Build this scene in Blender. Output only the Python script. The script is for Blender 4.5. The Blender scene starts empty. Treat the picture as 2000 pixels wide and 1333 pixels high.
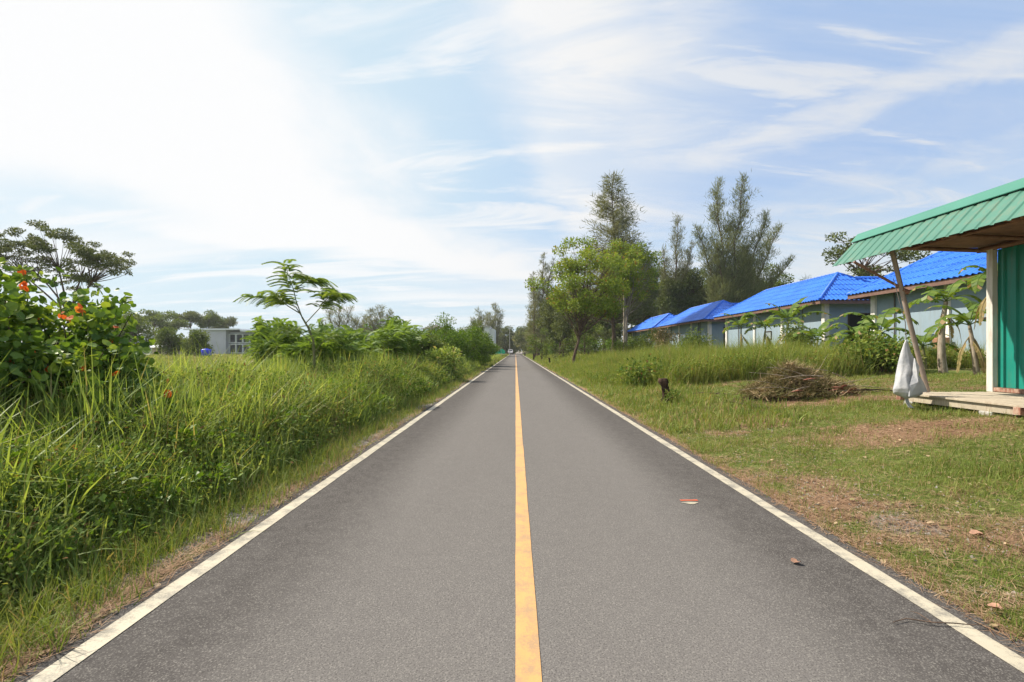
import bpy, math, random
import numpy as np
from mathutils import Vector

# ------------------------------------------------------------------ camera, sky, sun, exposure
scene = bpy.context.scene
COL = scene.collection
R = math.radians
F, CX, CY, HC = 944.0, 1007.0, 685.0, 1.4      # focal length (photo px), vanishing point, eye height

cam_d = bpy.data.cameras.new('camera')
cam = bpy.data.objects.new('camera', cam_d)
COL.objects.link(cam)
cam.location = (0, 0, HC)
cam.rotation_euler = (R(90), 0, 0)
cam_d.sensor_width = 36.0
cam_d.lens = 36.0 * F / 2000.0
cam_d.shift_x = -(CX - 1000.0) / 2000.0
cam_d.shift_y = (CY - 666.5) / 2000.0
cam_d.clip_start = 0.05
cam_d.clip_end = 3000
scene.camera = cam

SUN_AZ = R(-65)      # measured from +Y (down the road), negative = to the left
SUN_EL = R(46)
sun_dir = Vector((math.sin(SUN_AZ) * math.cos(SUN_EL), math.cos(SUN_AZ) * math.cos(SUN_EL), math.sin(SUN_EL)))
sd = bpy.data.lights.new('sun', 'SUN')
sd.energy = 4.1
sd.angle = R(0.7)
sd.color = (1.0, 0.91, 0.77)
so = bpy.data.objects.new('sun', sd)
COL.objects.link(so)
so.rotation_euler = (-sun_dir).to_track_quat('-Z', 'Y').to_euler()
so.location = (0, 0, 40)

scene.view_settings.view_transform = 'Standard'
scene.view_settings.look = 'None'
scene.view_settings.gamma = 1
scene.view_settings.exposure = 0.95
scene.cycles.max_bounces = 6
scene.cycles.diffuse_bounces = 3
scene.cycles.transmission_bounces = 4
scene.cycles.transparent_max_bounces = 6
scene.cycles.use_denoising = True


class NT:
    """small helper to write node graphs"""
    def __init__(s, tree):
        s.t = tree
        s.t.nodes.clear()

    def n(s, typ, **kw):
        nd = s.t.nodes.new(typ)
        for k, v in kw.items():
            if k == 'ins':
                for a, b in v.items():
                    s.put(nd, a, b)
            else:
                setattr(nd, k, v)
        return nd

    def put(s, nd, key, val):
        sock = nd.inputs[key]
        if isinstance(val, bpy.types.NodeSocket):
            s.t.links.new(val, sock)
        else:
            sock.default_value = val

    def m(s, op, a, b=None, c=None, clamp=False):
        nd = s.n('ShaderNodeMath', operation=op, use_clamp=clamp)
        s.put(nd, 0, a)
        if b is not None: s.put(nd, 1, b)
        if c is not None: s.put(nd, 2, c)
        return nd.outputs[0]

    def ramp(s, fac, stops, interp='LINEAR'):
        nd = s.n('ShaderNodeValToRGB')
        cr = nd.color_ramp
        cr.interpolation = interp
        while len(cr.elements) > 1: cr.elements.remove(cr.elements[-1])
        for i, (p, c) in enumerate(stops):
            e = cr.elements[0] if i == 0 else cr.elements.new(p)
            e.position = p
            e.color = (c[0], c[1], c[2], 1) if not isinstance(c, (int, float)) else (c, c, c, 1)
        s.put(nd, 0, fac)
        return nd.outputs[0]

    def mix(s, fac, a, b, blend='MIX'):
        nd = s.n('ShaderNodeMix', data_type='RGBA', blend_type=blend)
        s.put(nd, 0, fac)
        s.put(nd, 6, a if isinstance(a, bpy.types.NodeSocket) else (*a, 1))
        s.put(nd, 7, b if isinstance(b, bpy.types.NodeSocket) else (*b, 1))
        return nd.outputs[2]

    def step(s, x, lo, hi):
        nd = s.n('ShaderNodeMapRange', interpolation_type='SMOOTHSTEP')
        s.put(nd, 0, x); s.put(nd, 1, lo); s.put(nd, 2, hi); s.put(nd, 3, 0.0); s.put(nd, 4, 1.0)
        return nd.outputs[0]

    def noise(s, vec, scale, detail=5, rough=0.55, dist=0.0, dim='3D', out=0):
        nd = s.n('ShaderNodeTexNoise', noise_dimensions=dim)
        s.put(nd, 'Scale', scale); s.put(nd, 'Detail', detail); s.put(nd, 'Roughness', rough); s.put(nd, 'Distortion', dist)
        if vec is not None: s.put(nd, 'Vector', vec)
        return nd.outputs[out]

    def mapping(s, vec, scale=(1, 1, 1), rot=(0, 0, 0), loc=(0, 0, 0)):
        nd = s.n('ShaderNodeMapping')
        s.put(nd, 'Vector', vec); nd.inputs['Scale'].default_value = scale
        nd.inputs['Rotation'].default_value = rot; nd.inputs['Location'].default_value = loc
        return nd.outputs[0]


def build_world():
    w = bpy.data.worlds.new('World')
    scene.world = w
    w.use_nodes = True
    t = NT(w.node_tree)
    sky = t.n('ShaderNodeTexSky', sky_type='NISHITA', sun_disc=False)
    sky.sun_elevation = SUN_EL
    sky.sun_rotation = SUN_AZ
    sky.altitude = 10
    sky.air_density = 1.0
    sky.dust_density = 2.0
    sky.ozone_density = 1.3
    D = t.n('ShaderNodeTexCoord').outputs['Generated']
    sep = t.n('ShaderNodeSeparateXYZ', ins={0: D})
    x, y, z = sep.outputs
    az = t.m('MULTIPLY', t.m('ARCTAN2', x, y), 57.2958)
    el = t.m('MULTIPLY', t.m('ARCSINE', z), 57.2958)
    # cloud-plane coordinates (a flat layer seen in perspective)
    zz = t.m('ADD', t.m('MAXIMUM', z, 0.0), 0.16)
    cp = t.n('ShaderNodeCombineXYZ', ins={0: t.m('DIVIDE', x, zz), 1: t.m('DIVIDE', y, zz)}).outputs[0]
    n1 = t.noise(cp, 1.1, 7, 0.6, 0.6)
    n2 = t.noise(t.mapping(cp, (0.55, 2.2, 1), (0, 0, R(32)), (3.1, 1.7, 0)), 1.4, 9, 0.62, 1.1)
    n3 = t.noise(t.mapping(cp, (1, 1, 1), (0, 0, 0), (7.3, 2.2, 0)), 3.4, 8, 0.65, 0.5)
    n4 = t.noise(t.mapping(cp, (0.35, 1.5, 1), (0, 0, R(-8)), (1.3, 9.2, 0)), 0.9, 7, 0.6, 0.4)
    w1 = t.m('MULTIPLY', t.m('SUBTRACT', n1, 0.5), 26.0)
    w3 = t.m('MULTIPLY', t.m('SUBTRACT', n3, 0.5), 12.0)
    wob = t.m('ADD', w1, w3)
    # right-hand border (azimuth) of the big bright cloud at each height
    fc = t.n('ShaderNodeFloatCurve')
    cur = fc.mapping.curves[0]
    pts = [(0.0, 1.0), (0.1, 0.98), (0.22, 0.80), (0.30, 0.62), (0.36, 0.50), (0.45, 0.44), (0.55, 0.40), (0.66, 0.30), (0.8, 0.22), (1.0, 0.15)]
    cur.points[0].location = pts[0]; cur.points[1].location = pts[-1]
    for p in pts[1:-1]: cur.points.new(*p)
    fc.mapping.update()
    hole = t.m('EXPONENT', t.m('MULTIPLY', t.m('ADD', t.m('POWER', t.m('DIVIDE', t.m('ADD', t.m('ADD', az, 43.0), t.m('MULTIPLY', w3, 0.5)), 7.0), 2.0), t.m('POWER', t.m('DIVIDE', t.m('ADD', t.m('SUBTRACT', el, 13.0), t.m('MULTIPLY', w3, 0.25)), 1.5), 2.0)), -1.0))
    t.put(fc, 'Value', t.m('DIVIDE', el, 45.0, clamp=True))
    border = t.m('SUBTRACT', t.m('MULTIPLY', fc.outputs[0], 60.0), 42.0)
    dd = t.m('SUBTRACT', t.m('ADD', border, wob), az)
    left = t.step(dd, -9.0, 9.0)
    low = t.step(t.m('ADD', el, t.m('ADD', t.m('MULTIPLY', az, 0.085), t.m('MULTIPLY', t.m('SUBTRACT', n4, 0.5), 9.0))), 7.2, 9.4)
    left = t.m('MULTIPLY', t.m('MULTIPLY', left, low), t.m('SUBTRACT', 1.0, t.m('MULTIPLY', hole, 0.8)))
    # centre-right billow with a crisp left edge
    e2 = t.m('ADD', t.m('SUBTRACT', az, t.m('SUBTRACT', 7.0, t.m('MULTIPLY', t.m('SUBTRACT', el, 12.0), 0.62))), t.m('MULTIPLY', wob, 0.85))
    edge = t.step(e2, -3.0, t.m('ADD', 3.0, t.m('MULTIPLY', t.step(el, 20.0, 34.0), 9.0)))
    fade = t.m('SUBTRACT', 1.0, t.m('MULTIPLY', t.step(az, 4.0, 30.0), 0.72))
    up = t.step(t.m('ADD', el, t.m('MULTIPLY', wob, 0.5)), 9.0, 14.0)
    bil = t.m('MULTIPLY', t.m('MULTIPLY', edge, fade), up)
    bil = t.m('MULTIPLY', bil, t.m('ADD', 0.50, t.m('MULTIPLY', t.step(n2, 0.32, 0.66), 0.75)))
    # cirrus streaks everywhere
    cir = t.m('MULTIPLY', t.step(n2, 0.45, 0.64), 0.82)
    def band(c0, sl, wid, a0, a1, a2, a3, amp):
        q = t.m('DIVIDE', t.m('ADD', t.m('SUBTRACT', el, t.m('ADD', c0, t.m('MULTIPLY', az, sl))), t.m('MULTIPLY', w3, 0.55)), wid)
        gq = t.m('EXPONENT', t.m('MULTIPLY', t.m('MULTIPLY', q, q), -1.0))
        win = t.m('MULTIPLY', t.step(az, a0, a1), t.m('SUBTRACT', 1.0, t.step(az, a2, a3)))
        return t.m('MULTIPLY', t.m('MULTIPLY', gq, win), t.m('MULTIPLY', t.m('ADD', 0.45, t.step(n2, 0.3, 0.65)), amp))
    cir = t.m('MAXIMUM', cir, band(17.0, 0.15, 2.4, 6.0, 22.0, 80.0, 90.0, 0.62))
    cir = t.m('MAXIMUM', cir, band(12.0, 0.10, 1.8, 16.0, 30.0, 80.0, 90.0, 0.45))
    cir = t.m('MAXIMUM', cir, band(36.0, -0.12, 3.6, -9.0, 2.0, 18.0, 34.0, 0.68))
    lowv = t.m('MULTIPLY', t.step(n4, 0.40, 0.66), t.m('SUBTRACT', 1.0, t.step(el, 8.0, 20.0)))
    cl = t.m('MAXIMUM', t.m('MAXIMUM', left, bil), t.m('MAXIMUM', cir, t.m('MULTIPLY', lowv, 0.8)))
    # thin veil: strong to the left and low down, weak at right
    veil = t.m('SUBTRACT', 0.80, t.m('MULTIPLY', t.step(az, -22.0, 34.0), 0.62))
    hz = t.m('SUBTRACT', 1.0, t.step(el, 0.0, 26.0))
    veil = t.m('MAXIMUM', veil, t.m('MULTIPLY', hz, 0.82))
    tot = t.m('MAXIMUM', cl, veil, clamp=True)
    bright = t.m('SUBTRACT', 1.0, t.m('MULTIPLY', t.step(az, -25.0, 45.0), 0.16))
    skyc = t.n('ShaderNodeVectorMath', operation='SCALE', ins={0: sky.outputs[0], 3: 0.12}).outputs[0]
    skyc = t.mix(0.75, skyc, (0.112, 0.212, 0.42))
    veilc = (0.375, 0.452, 0.475)
    c1 = t.mix(veil, skyc, veilc)
    cloudc = t.n('ShaderNodeVectorMath', operation='SCALE', ins={0: (0.505, 0.508, 0.512), 3: bright}).outputs[0]
    c2 = t.mix(cl, c1, cloudc)
    bg = t.n('ShaderNodeBackground', ins={0: c2, 1: 1.0})
    out = t.n('ShaderNodeOutputWorld')
    t.t.links.new(bg.outputs[0], out.inputs[0])
    w.cycles.sampling_method = 'MANUAL'
    w.cycles.sample_map_resolution = 512


build_world()
rng = np.random.default_rng(7)
random.seed(7)


# ------------------------------------------------------------------ helpers
def at(px, py, Y):
    return ((px - CX) / F * Y, Y, HC - (py - CY) / F * Y)


def X_at(px, Y): return (px - CX) / F * Y


def Z_at(py, Y): return HC - (py - CY) / F * Y


def tag(o, label=None, cat=None, group=None, kind=None):
    if label: o['label'] = label
    if cat: o['category'] = cat
    if group: o['group'] = group
    if kind: o['kind'] = kind
    return o


def empty(name, loc, label, cat, group=None, rz=0.0):
    o = bpy.data.objects.new(name, None)
    COL.objects.link(o)
    o.location = loc
    o.rotation_euler = (0, 0, rz)
    o.empty_display_size = 0.2
    return tag(o, label, cat, group)


def link_mesh(name, me, mat, parent=None, loc=None):
    o = bpy.data.objects.new(name, me)
    COL.objects.link(o)
    if mat is not None:
        for mm in (mat if isinstance(mat, (list, tuple)) else [mat]): me.materials.append(mm)
    if parent is not None: o.parent = parent
    if loc is not None: o.location = loc
    return o


def np_mesh(name, v, f, mat, parent=None, smooth=False, mi=None, loc=None):
    """fast mesh from arrays: v (N,3), f (M,k)"""
    v = np.ascontiguousarray(v, dtype=np.float32)
    f = np.ascontiguousarray(f, dtype=np.int32)
    me = bpy.data.meshes.new(name)
    me.vertices.add(len(v))
    me.vertices.foreach_set('co', v.ravel())
    k = f.shape[1]
    me.loops.add(f.size)
    me.loops.foreach_set('vertex_index', f.ravel())
    me.polygons.add(len(f))
    me.polygons.foreach_set('loop_start', np.arange(0, f.size, k, dtype=np.int32))
    me.polygons.foreach_set('use_smooth', np.full(len(f), smooth, dtype=bool))
    if mi is not None: me.polygons.foreach_set('material_index', np.ascontiguousarray(mi, dtype=np.int32))
    me.update(calc_edges=True)
    return link_mesh(name, me, mat, parent, loc)


def copy_tree(o, parent=None):
    c = o.copy()
    COL.objects.link(c)
    if parent is not None: c.parent = parent
    for ch in list(o.children): copy_tree(ch, c)
    return c


def put_copy(proto, loc, rz, sc, label, cat=None, group=None):
    c = copy_tree(proto)
    c.location = loc
    c.rotation_euler = (0, 0, rz)
    c.scale = sc if isinstance(sc, (tuple, list)) else (sc, sc, sc)
    c['label'] = label
    if cat: c['category'] = cat
    if group: c['group'] = group
    return c


class MB:
    def __init__(s):
        s.v, s.f, s.m, s.sm = [], [], [], []

    def add(s, vs, fs, mi=0, smooth=False):
        o = len(s.v)
        s.v += [tuple(p) for p in vs]
        for f in fs:
            s.f.append([o + i for i in f]); s.m.append(mi); s.sm.append(smooth)

    def box(s, x0, x1, y0, y1, z0, z1, mi=0, bevel=0.0):
        b = min(bevel, (x1 - x0) / 2.01, (y1 - y0) / 2.01, (z1 - z0) / 2.01)
        if b <= 0:
            vs = [(x, y, z) for x in (x0, x1) for y in (y0, y1) for z in (z0, z1)]
            s.add(vs, [(0, 1, 3, 2), (4, 6, 7, 5), (0, 4, 5, 1), (2, 3, 7, 6), (0, 2, 6, 4), (1, 5, 7, 3)], mi)
            return
        # chamfered vertical edges and top rim
        def ring(e, z):
            return [(x0 + b + e, y0 + e, z), (x1 - b - e, y0 + e, z), (x1 - e, y0 + b + e, z), (x1 - e, y1 - b - e, z),
                    (x1 - b - e, y1 - e, z), (x0 + b + e, y1 - e, z), (x0 + e, y1 - b - e, z), (x0 + e, y0 + b + e, z)]
        vs = ring(0, z0) + ring(0, z1 - b) + ring(b * 0.9, z1)
        fs = [list(range(7, -1, -1)), list(range(16, 24))]
        for r in (0, 8):
            for i in range(8):
                j = (i + 1) % 8
                fs.append((r + i, r + j, r + 8 + j, r + 8 + i))
        s.add(vs, fs, mi)

    def tube(s, pts, rad, n=7, mi=0, cap=True, flat=1.0):
        pts = [Vector(p) for p in pts]
        if not isinstance(rad, (list, tuple, np.ndarray)): rad = [rad] * len(pts)
        vs, fs = [], []
        prev = None
        for i, p in enumerate(pts):
            d = (pts[min(i + 1, len(pts) - 1)] - pts[max(i - 1, 0)])
            if d.length < 1e-6: d = Vector((0, 0, 1))
            d.normalize()
            ref = prev if prev is not None else (Vector((1, 0, 0)) if abs(d.x) < 0.8 else Vector((0, 1, 0)))
            a = (ref - d * ref.dot(d))
            if a.length < 1e-5: a = d.orthogonal()
            a.normalize()
            b = d.cross(a)
            prev = a
            for k in range(n):
                t = 2 * math.pi * k / n
                vs.append(p + a * (math.cos(t) * rad[i]) + b * (math.sin(t) * rad[i] * flat))
        for i in range(len(pts) - 1):
            for k in range(n):
                l = (k + 1) % n
                fs.append((i * n + k, i * n + l, (i + 1) * n + l, (i + 1) * n + k))
        s.add(vs, fs, mi, True)
        if cap:
            s.add(vs[:n], [list(range(n - 1, -1, -1))], mi)
            s.add(vs[-n:], [list(range(n))], mi)

    def build(s, name, mat, parent=None, loc=None):
        me = bpy.data.meshes.new(name)
        me.from_pydata(s.v, [], s.f)
        me.polygons.foreach_set('material_index', s.m)
        me.polygons.foreach_set('use_smooth', s.sm)
        me.update()
        return link_mesh(name, me, mat, parent, loc)


def unit(a):
    return a / np.maximum(np.linalg.norm(a, axis=-1, keepdims=True), 1e-9)


def scatter(tv, tf, P, D, ref, L, W):
    """copies of a template (x across, y thick, z along) at P, axis D, side from ref"""
    n = len(P)
    D = unit(D)
    s = unit(np.cross(D, ref))
    nn = np.cross(s, D)
    L = np.broadcast_to(L, (n,)); W = np.broadcast_to(W, (n,))
    v = (P[:, None, :] + tv[None, :, 0, None] * (W[:, None] * 1.0)[:, :, None] * s[:, None, :]
         + tv[None, :, 1, None] * L[:, None, None] * nn[:, None, :]
         + tv[None, :, 2, None] * L[:, None, None] * D[:, None, :])
    f = tf[None, :, :] + (np.arange(n) * len(tv))[:, None, None]
    return v.reshape(-1, 3), f.reshape(-1, tf.shape[1])


def join(parts):
    vs, fs, o = [], [], 0
    for v, f in parts:
        if len(v) == 0: continue
        vs.append(v); fs.append(f + o); o += len(v)
    return np.concatenate(vs), np.concatenate(fs)


def blade_t(bend, segs=3, w0=0.7, droop=0.0):
    v, f = [], []
    for i in range(segs + 1):
        t = i / segs
        y = bend * t * t
        z = t - 0.35 * abs(bend) * t * t - droop * t ** 3
        w = (w0 + (1 - w0) * min(1, t * 3)) * (1 - t ** 2.2) * 0.5 + 0.02
        v += [(-w, y, z), (w, y, z)]
    for i in range(segs):
        f.append((2 * i, 2 * i + 1, 2 * i + 3, 2 * i + 2))
    return np.array(v), np.array(f)


# templates
BL = [blade_t(0.12, 2), blade_t(0.35, 3), blade_t(0.7, 3), blade_t(0.95, 4, droop=0.35)]
BLS = [blade_t(0.1, 1), blade_t(0.45, 2)]
LEAF = (np.array([(0, 0, 0), (0.5, 0.10, 0.45), (0, 0, 1.0), (-0.5, 0.10, 0.45)]), np.array([(0, 1, 2, 3)]))


def round_leaf():
    # heart-shaped cupped leaf, 6 quads
    pr = [(0.0, 0.10), (0.30, 0.0), (0.52, 0.28), (0.50, 0.62), (0.26, 0.90), (0.0, 1.0)]
    v = [(0, 0, 0.12), (0, -0.03, 0.5), (0, 0.02, 1.0)]
    right = [(x, 0.09 * (x / 0.5) ** 2, z) for x, z in pr[1:5]]
    leftp = [(-x, 0.09 * (x / 0.5) ** 2, z) for x, z in pr[1:5]]
    v = v + right + leftp
    f = [(0, 3, 4, 1), (1, 4, 5, 1), (1, 5, 6, 2), (0, 1, 8, 7), (1, 1, 9, 8), (1, 2, 10, 9)]
    f = [(0, 3, 4, 1), (1, 5, 6, 2), (0, 1, 8, 7), (1, 2, 10, 9), (1, 4, 5, 1), (1, 1, 9, 8)]
    v2 = v + [(0, -0.03, 0.5001)]
    f = [(0, 3, 4, 1), (1, 4, 5, 11), (1, 5, 6, 2), (0, 1, 8, 7), (1, 11, 9, 8), (1, 2, 10, 9)]
    return np.array(v2, dtype=float), np.array(f)


RLEAF = round_leaf()


def frond_t(pairs=10, curl=0.55, pl=0.34, pw=0.055, sag=0.35):
    """feathery twice-cut leaf: a rachis with pairs of drooping pinnae (x across scaled by W=L)"""
    v, f = [], []
    def strip(a, b, w, nrm=(0, 0, 0)):
        o = len(v)
        a = Vector(a); b = Vector(b)
        d = (b - a).normalized()
        sd_ = d.cross(Vector((0, 1, 0)))
        if sd_.length < 1e-3: sd_ = Vector((1, 0, 0))
        sd_.normalize()
        m = a.lerp(b, 0.5)
        v.extend([tuple(a), tuple(m + sd_ * w), tuple(b), tuple(m - sd_ * w)])
        f.append((o, o + 1, o + 2, o + 3))
    def rp(t): return Vector((0, -curl * t * t, t * (1 - 0.25 * t)))
    for i in range(4):
        strip(rp(i / 4), rp((i + 1) / 4), 0.008)
    for i in range(pairs):
        t = 0.12 + 0.88 * i / (pairs - 1)
        l = pl * (0.65 + 0.35 * math.sin(math.pi * min(1, 0.15 + t * 0.85)))
        for s in (-1, 1):
            a = rp(t)
            b = a + Vector((s * l, -sag * l, l * 0.42))
            strip(a, b, pw)
    return np.array(v, dtype=float), np.array(f)


FROND = frond_t(9)
FROND2 = frond_t(13, 0.85, 0.28, 0.038, 0.75)


def rand_unit(n, g=None):
    g = g or rng
    return unit(g.normal(size=(n, 3)))


def vnoise(x, y, seed=0):
    """value noise 0..1 in numpy"""
    xi = np.floor(x).astype(np.int64); yi = np.floor(y).astype(np.int64)
    xf = x - xi; yf = y - yi
    u = xf * xf * (3 - 2 * xf); w = yf * yf * (3 - 2 * yf)
    def h(a, b):
        n = (a * 374761393 + b * 668265263 + seed * 1442695041) & 0x7fffffff
        n = (n ^ (n >> 13)) * 1274126177 & 0x7fffffff
        n = n ^ (n >> 16)
        return (n & 0xffff) / 65535.0
    return ((h(xi, yi) * (1 - u) + h(xi + 1, yi) * u) * (1 - w) + (h(xi, yi + 1) * (1 - u) + h(xi + 1, yi + 1) * u) * w)


def fbm(x, y, sc, seed=0, oc=4):
    t, a, tot = 0, 1.0, 0
    for i in range(oc):
        t = t + a * vnoise(x * sc * 2 ** i + 17.3 * i, y * sc * 2 ** i + 5.1 * i, seed + i)
        tot += a; a *= 0.5
    return t / tot


def ss(x, a, b):
    t = np.clip((x - a) / (b - a), 0, 1)
    return t * t * (3 - 2 * t)


# ------------------------------------------------------------------ terrain height
def ground_z(x, y):
    x = np.asarray(x, dtype=float); y = np.asarray(y, dtype=float)
    r = np.interp(x, [2.3, 2.5, 4, 7, 12, 17, 30, 60], [-0.02, 0.0, 0.12, 0.45, 0.70, 0.85, 0.95, 1.1])
    l = np.interp(-x, [2.0, 2.15, 2.8, 4.5, 8, 30, 60], [-0.02, -0.005, -0.03, 0.08, 0.15, 0.2, 0.2])
    z = np.where(x > 0, r, l)
    off = np.clip((np.abs(x - 0.13) - 2.5) / 1.5, 0, 1)
    z = z + off * ((fbm(x, y, 0.35, 3) - 0.5) * 0.16 + (fbm(x, y, 1.6, 9, 3) - 0.5) * 0.07)
    edge = np.clip((np.abs(x - 0.13) - 2.28) / 0.25, 0, 1)
    z = z + edge * (1 - off) * (fbm(x, y, 5, 12, 3) - 0.5) * 0.035
    return z


def gz(x, y): return float(ground_z(np.array([x]), np.array([y]))[0])


def dryness(x, y):
    """0 green .. 1 bare dry earth on the mown lot"""
    a = fbm(x, y, 0.7, 31, 5)
    b = fbm(x * 0.7, y * 1.4, 3.2, 41, 4)
    d = ss(a * 0.5 + b * 0.5, 0.44, 0.64)
    # the raked patch in front of the platform and a bare strip by the kerb
    p = 1.2 * np.exp(-(((x - 5.4) / 1.3) ** 2 + ((y - 6.7) / 0.75) ** 2)) + 0.7 * np.exp(-(((x - 3.0) / 0.35) ** 2 + ((y - 4.8) / 0.5) ** 2)) + .7 * np.exp(-(((x - 4.4) / 0.5) ** 2 + ((y - 8.6) / 0.5) ** 2))
    p = p + 0.6 * np.exp(-(((x - 3.3) / 0.75) ** 2 + ((y - 3.7) / 0.5) ** 2))
    p = p + 0.5 * np.exp(-(((x - 3.9) / 0.7) ** 2 + ((y - 3.3) / 0.35) ** 2))
    p = p + 0.65 * np.exp(-(((x - 5.0) / 1.5) ** 2 + ((y - 10.0) / 0.7) ** 2))
    p = p + 0.5 * np.exp(-(((x - 3.3) / 0.5) ** 2 + ((y - 8.2) / 1.0) ** 2))
    return np.clip(d * 0.55 + p * (0.5 + b * 0.9), 0, 1)


# ------------------------------------------------------------------ materials
def mat(name):
    m = bpy.data.materials.new(name)
    m.use_nodes = True
    return m, NT(m.node_tree)


def finish(t, shader, disp=None):
    out = t.n('ShaderNodeOutputMaterial')
    t.t.links.new(shader, out.inputs[0])
    if disp is not None: t.t.links.new(disp, out.inputs[2])


def bump(t, h, strength, dist=0.02):
    nd = t.n('ShaderNodeBump', ins={'Height': h, 'Strength': strength, 'Distance': dist})
    return nd.outputs[0]


def paint(name, col, rough=0.5, var=0.12, scale=3.0, dirt=None, dirt_amt=0.3, metal=0.0, bumps=0.05, spec=0.4, fine=25.0):
    m, t = mat(name)
    co = t.n('ShaderNodeTexCoord').outputs['Object']
    n = t.noise(co, scale, 6, 0.6)
    n2 = t.noise(co, fine, 4, 0.6)
    lo = tuple(c * (1 - var) for c in col); hi = tuple(min(1, c * (1 + var)) for c in col)
    c = t.mix(t.step(n, 0.3, 0.7), lo, hi)
    if dirt is not None:
        streak = t.noise(t.mapping(co, (6, 6, 0.7)), scale, 6, 0.65)
        k = t.m('MULTIPLY', t.step(t.m('MULTIPLY', streak, t.m('ADD', n, 0.5)), 0.44, 0.72), dirt_amt)
        c = t.mix(k, c, dirt)
    p = t.n('ShaderNodeBsdfPrincipled', ins={'Base Color': c, 'Roughness': rough, 'Metallic': metal, 'Specular IOR Level': spec})
    t.put(p, 'Normal', bump(t, n2, bumps * 6, 0.004))
    finish(t, p.outputs[0])
    return m


def foliage(name, cols, trans=0.35, rough=0.6, scale=0.6, var=0.45, gloss=0.14, spots=None):
    """leaf material; every leaf (mesh island) gets its own tone of green"""
    m, t = mat(name)
    geo = t.n('ShaderNodeNewGeometry')
    rnd = geo.outputs['Random Per Island']
    co = t.n('ShaderNodeTexCoord').outputs['Object']
    n = t.noise(co, scale, 3, 0.6)
    fac = t.m('ADD', t.m('MULTIPLY', rnd, 0.6), t.m('MULTIPLY', t.step(n, 0.3, 0.7), 0.4), clamp=True)
    k = len(cols)
    c = t.ramp(fac, [(i / max(1, k - 1), cc) for i, cc in enumerate(cols)])
    if spots:
        wn = t.n('ShaderNodeTexWhiteNoise', noise_dimensions='1D')
        t.put(wn, 'W', t.m('MULTIPLY', rnd, 917.0))
        th, sc_ = spots
        c = t.mix(t.m('GREATER_THAN', wn.outputs[0], 1 - th), c, sc_)
    dif = t.n('ShaderNodeBsdfPrincipled', ins={'Base Color': c, 'Roughness': rough, 'Specular IOR Level': gloss})
    tc = t.mix(1.0, c, (1.25, 1.15, 0.5), 'MULTIPLY')
    tr = t.n('ShaderNodeBsdfTranslucent', ins={0: tc})
    mx = t.n('ShaderNodeMixShader', ins={0: trans})
    t.t.links.new(dif.outputs[0], mx.inputs[1]); t.t.links.new(tr.outputs[0], mx.inputs[2])
    finish(t, mx.outputs[0])
    return m


def bark(name, c1, c2, scale=8.0):
    m, t = mat(name)
    co = t.n('ShaderNodeTexCoord').outputs['Object']
    n = t.noise(t.mapping(co, (1, 1, 0.25)), scale, 6, 0.7)
    c = t.mix(t.step(n, 0.35, 0.65), c1, c2)
    p = t.n('ShaderNodeBsdfPrincipled', ins={'Base Color': c, 'Roughness': 0.9, 'Specular IOR Level': 0.1})
    t.put(p, 'Normal', bump(t, n, 0.8, 0.02))
    finish(t, p.outputs[0])
    return m


M = {}
# asphalt: grey, paler worn wheel paths, darker untrafficked edges, pale aggregate
def asphalt():
    m, t = mat('asphalt')
    co = t.n('ShaderNodeTexCoord').outputs['Object']
    sx = t.n('ShaderNodeSeparateXYZ', ins={0: co}).outputs[0]
    big = t.noise(t.mapping(co, (1, 0.25, 1)), 0.9, 5, 0.6)
    med = t.noise(co, 7.0, 6, 0.7)
    grit = t.n('ShaderNodeTexVoronoi', ins={'Vector': co, 'Scale': 165.0})
    grit2 = t.noise(co, 110.0, 3, 0.7)
    ax = t.m('ABSOLUTE', t.m('SUBTRACT', sx, 0.13))
    axw = t.m('ADD', ax, t.m('MULTIPLY', t.m('SUBTRACT', big, 0.5), 0.35))
    edge = t.step(axw, 1.0, 1.85)
    c = t.mix(edge, (0.139, 0.131, 0.126), (0.062, 0.057, 0.055))
    c = t.mix(t.m('MULTIPLY', t.step(big, 0.35, 0.65), 0.25), c, (0.110, 0.104, 0.100))
    c = t.mix(t.m('MULTIPLY', t.step(med, 0.35, 0.7), 0.22), c, (0.175, 0.165, 0.157))
    sp = t.step(grit.outputs['Color'], 0.55, 0.95)
    c = t.mix(t.m('MULTIPLY', sp, 0.42), c, (0.30, 0.285, 0.26))
    c = t.mix(t.m('MULTIPLY', t.step(grit2, 0.50, 0.32), 0.0), c, (0.03, 0.03, 0.03))
    dk = t.step(grit2, 0.52, 0.34)
    c = t.mix(t.m('MULTIPLY', dk, 0.60), c, (0.035, 0.033, 0.032))
    p = t.n('ShaderNodeBsdfPrincipled', ins={'Base Color': c, 'Roughness': 0.95, 'Specular IOR Level': 0.03})
    t.put(p, 'Normal', bump(t, t.m('ADD', grit.outputs['Distance'], grit2), 0.25, 0.004))
    finish(t, p.outputs[0])
    return m


def line_paint(name, col, wear=0.25):
    m, t = mat(name)
    co = t.n('ShaderNodeTexCoord').outputs['Object']
    n = t.noise(co, 6.0, 7, 0.7)
    g = t.noise(co, 130.0, 4, 0.8)
    st = t.noise(t.mapping(co, (3, 0.5, 1)), 2.0, 5, 0.6)
    c = t.mix(t.step(st, 0.3, 0.7), tuple(x * 0.9 for x in col), col)
    k = t.m('MULTIPLY', t.step(t.m('MULTIPLY', n, t.m('ADD', g, 0.45)), 0.40, 0.62), wear)
    c = t.mix(k, c, (0.17, 0.16, 0.14))
    p = t.n('ShaderNodeBsdfPrincipled', ins={'Base Color': c, 'Roughness': 0.6, 'Specular IOR Level': 0.3})
    t.put(p, 'Normal', bump(t, g, 0.25, 0.003))
    finish(t, p.outputs[0])
    return m


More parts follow.
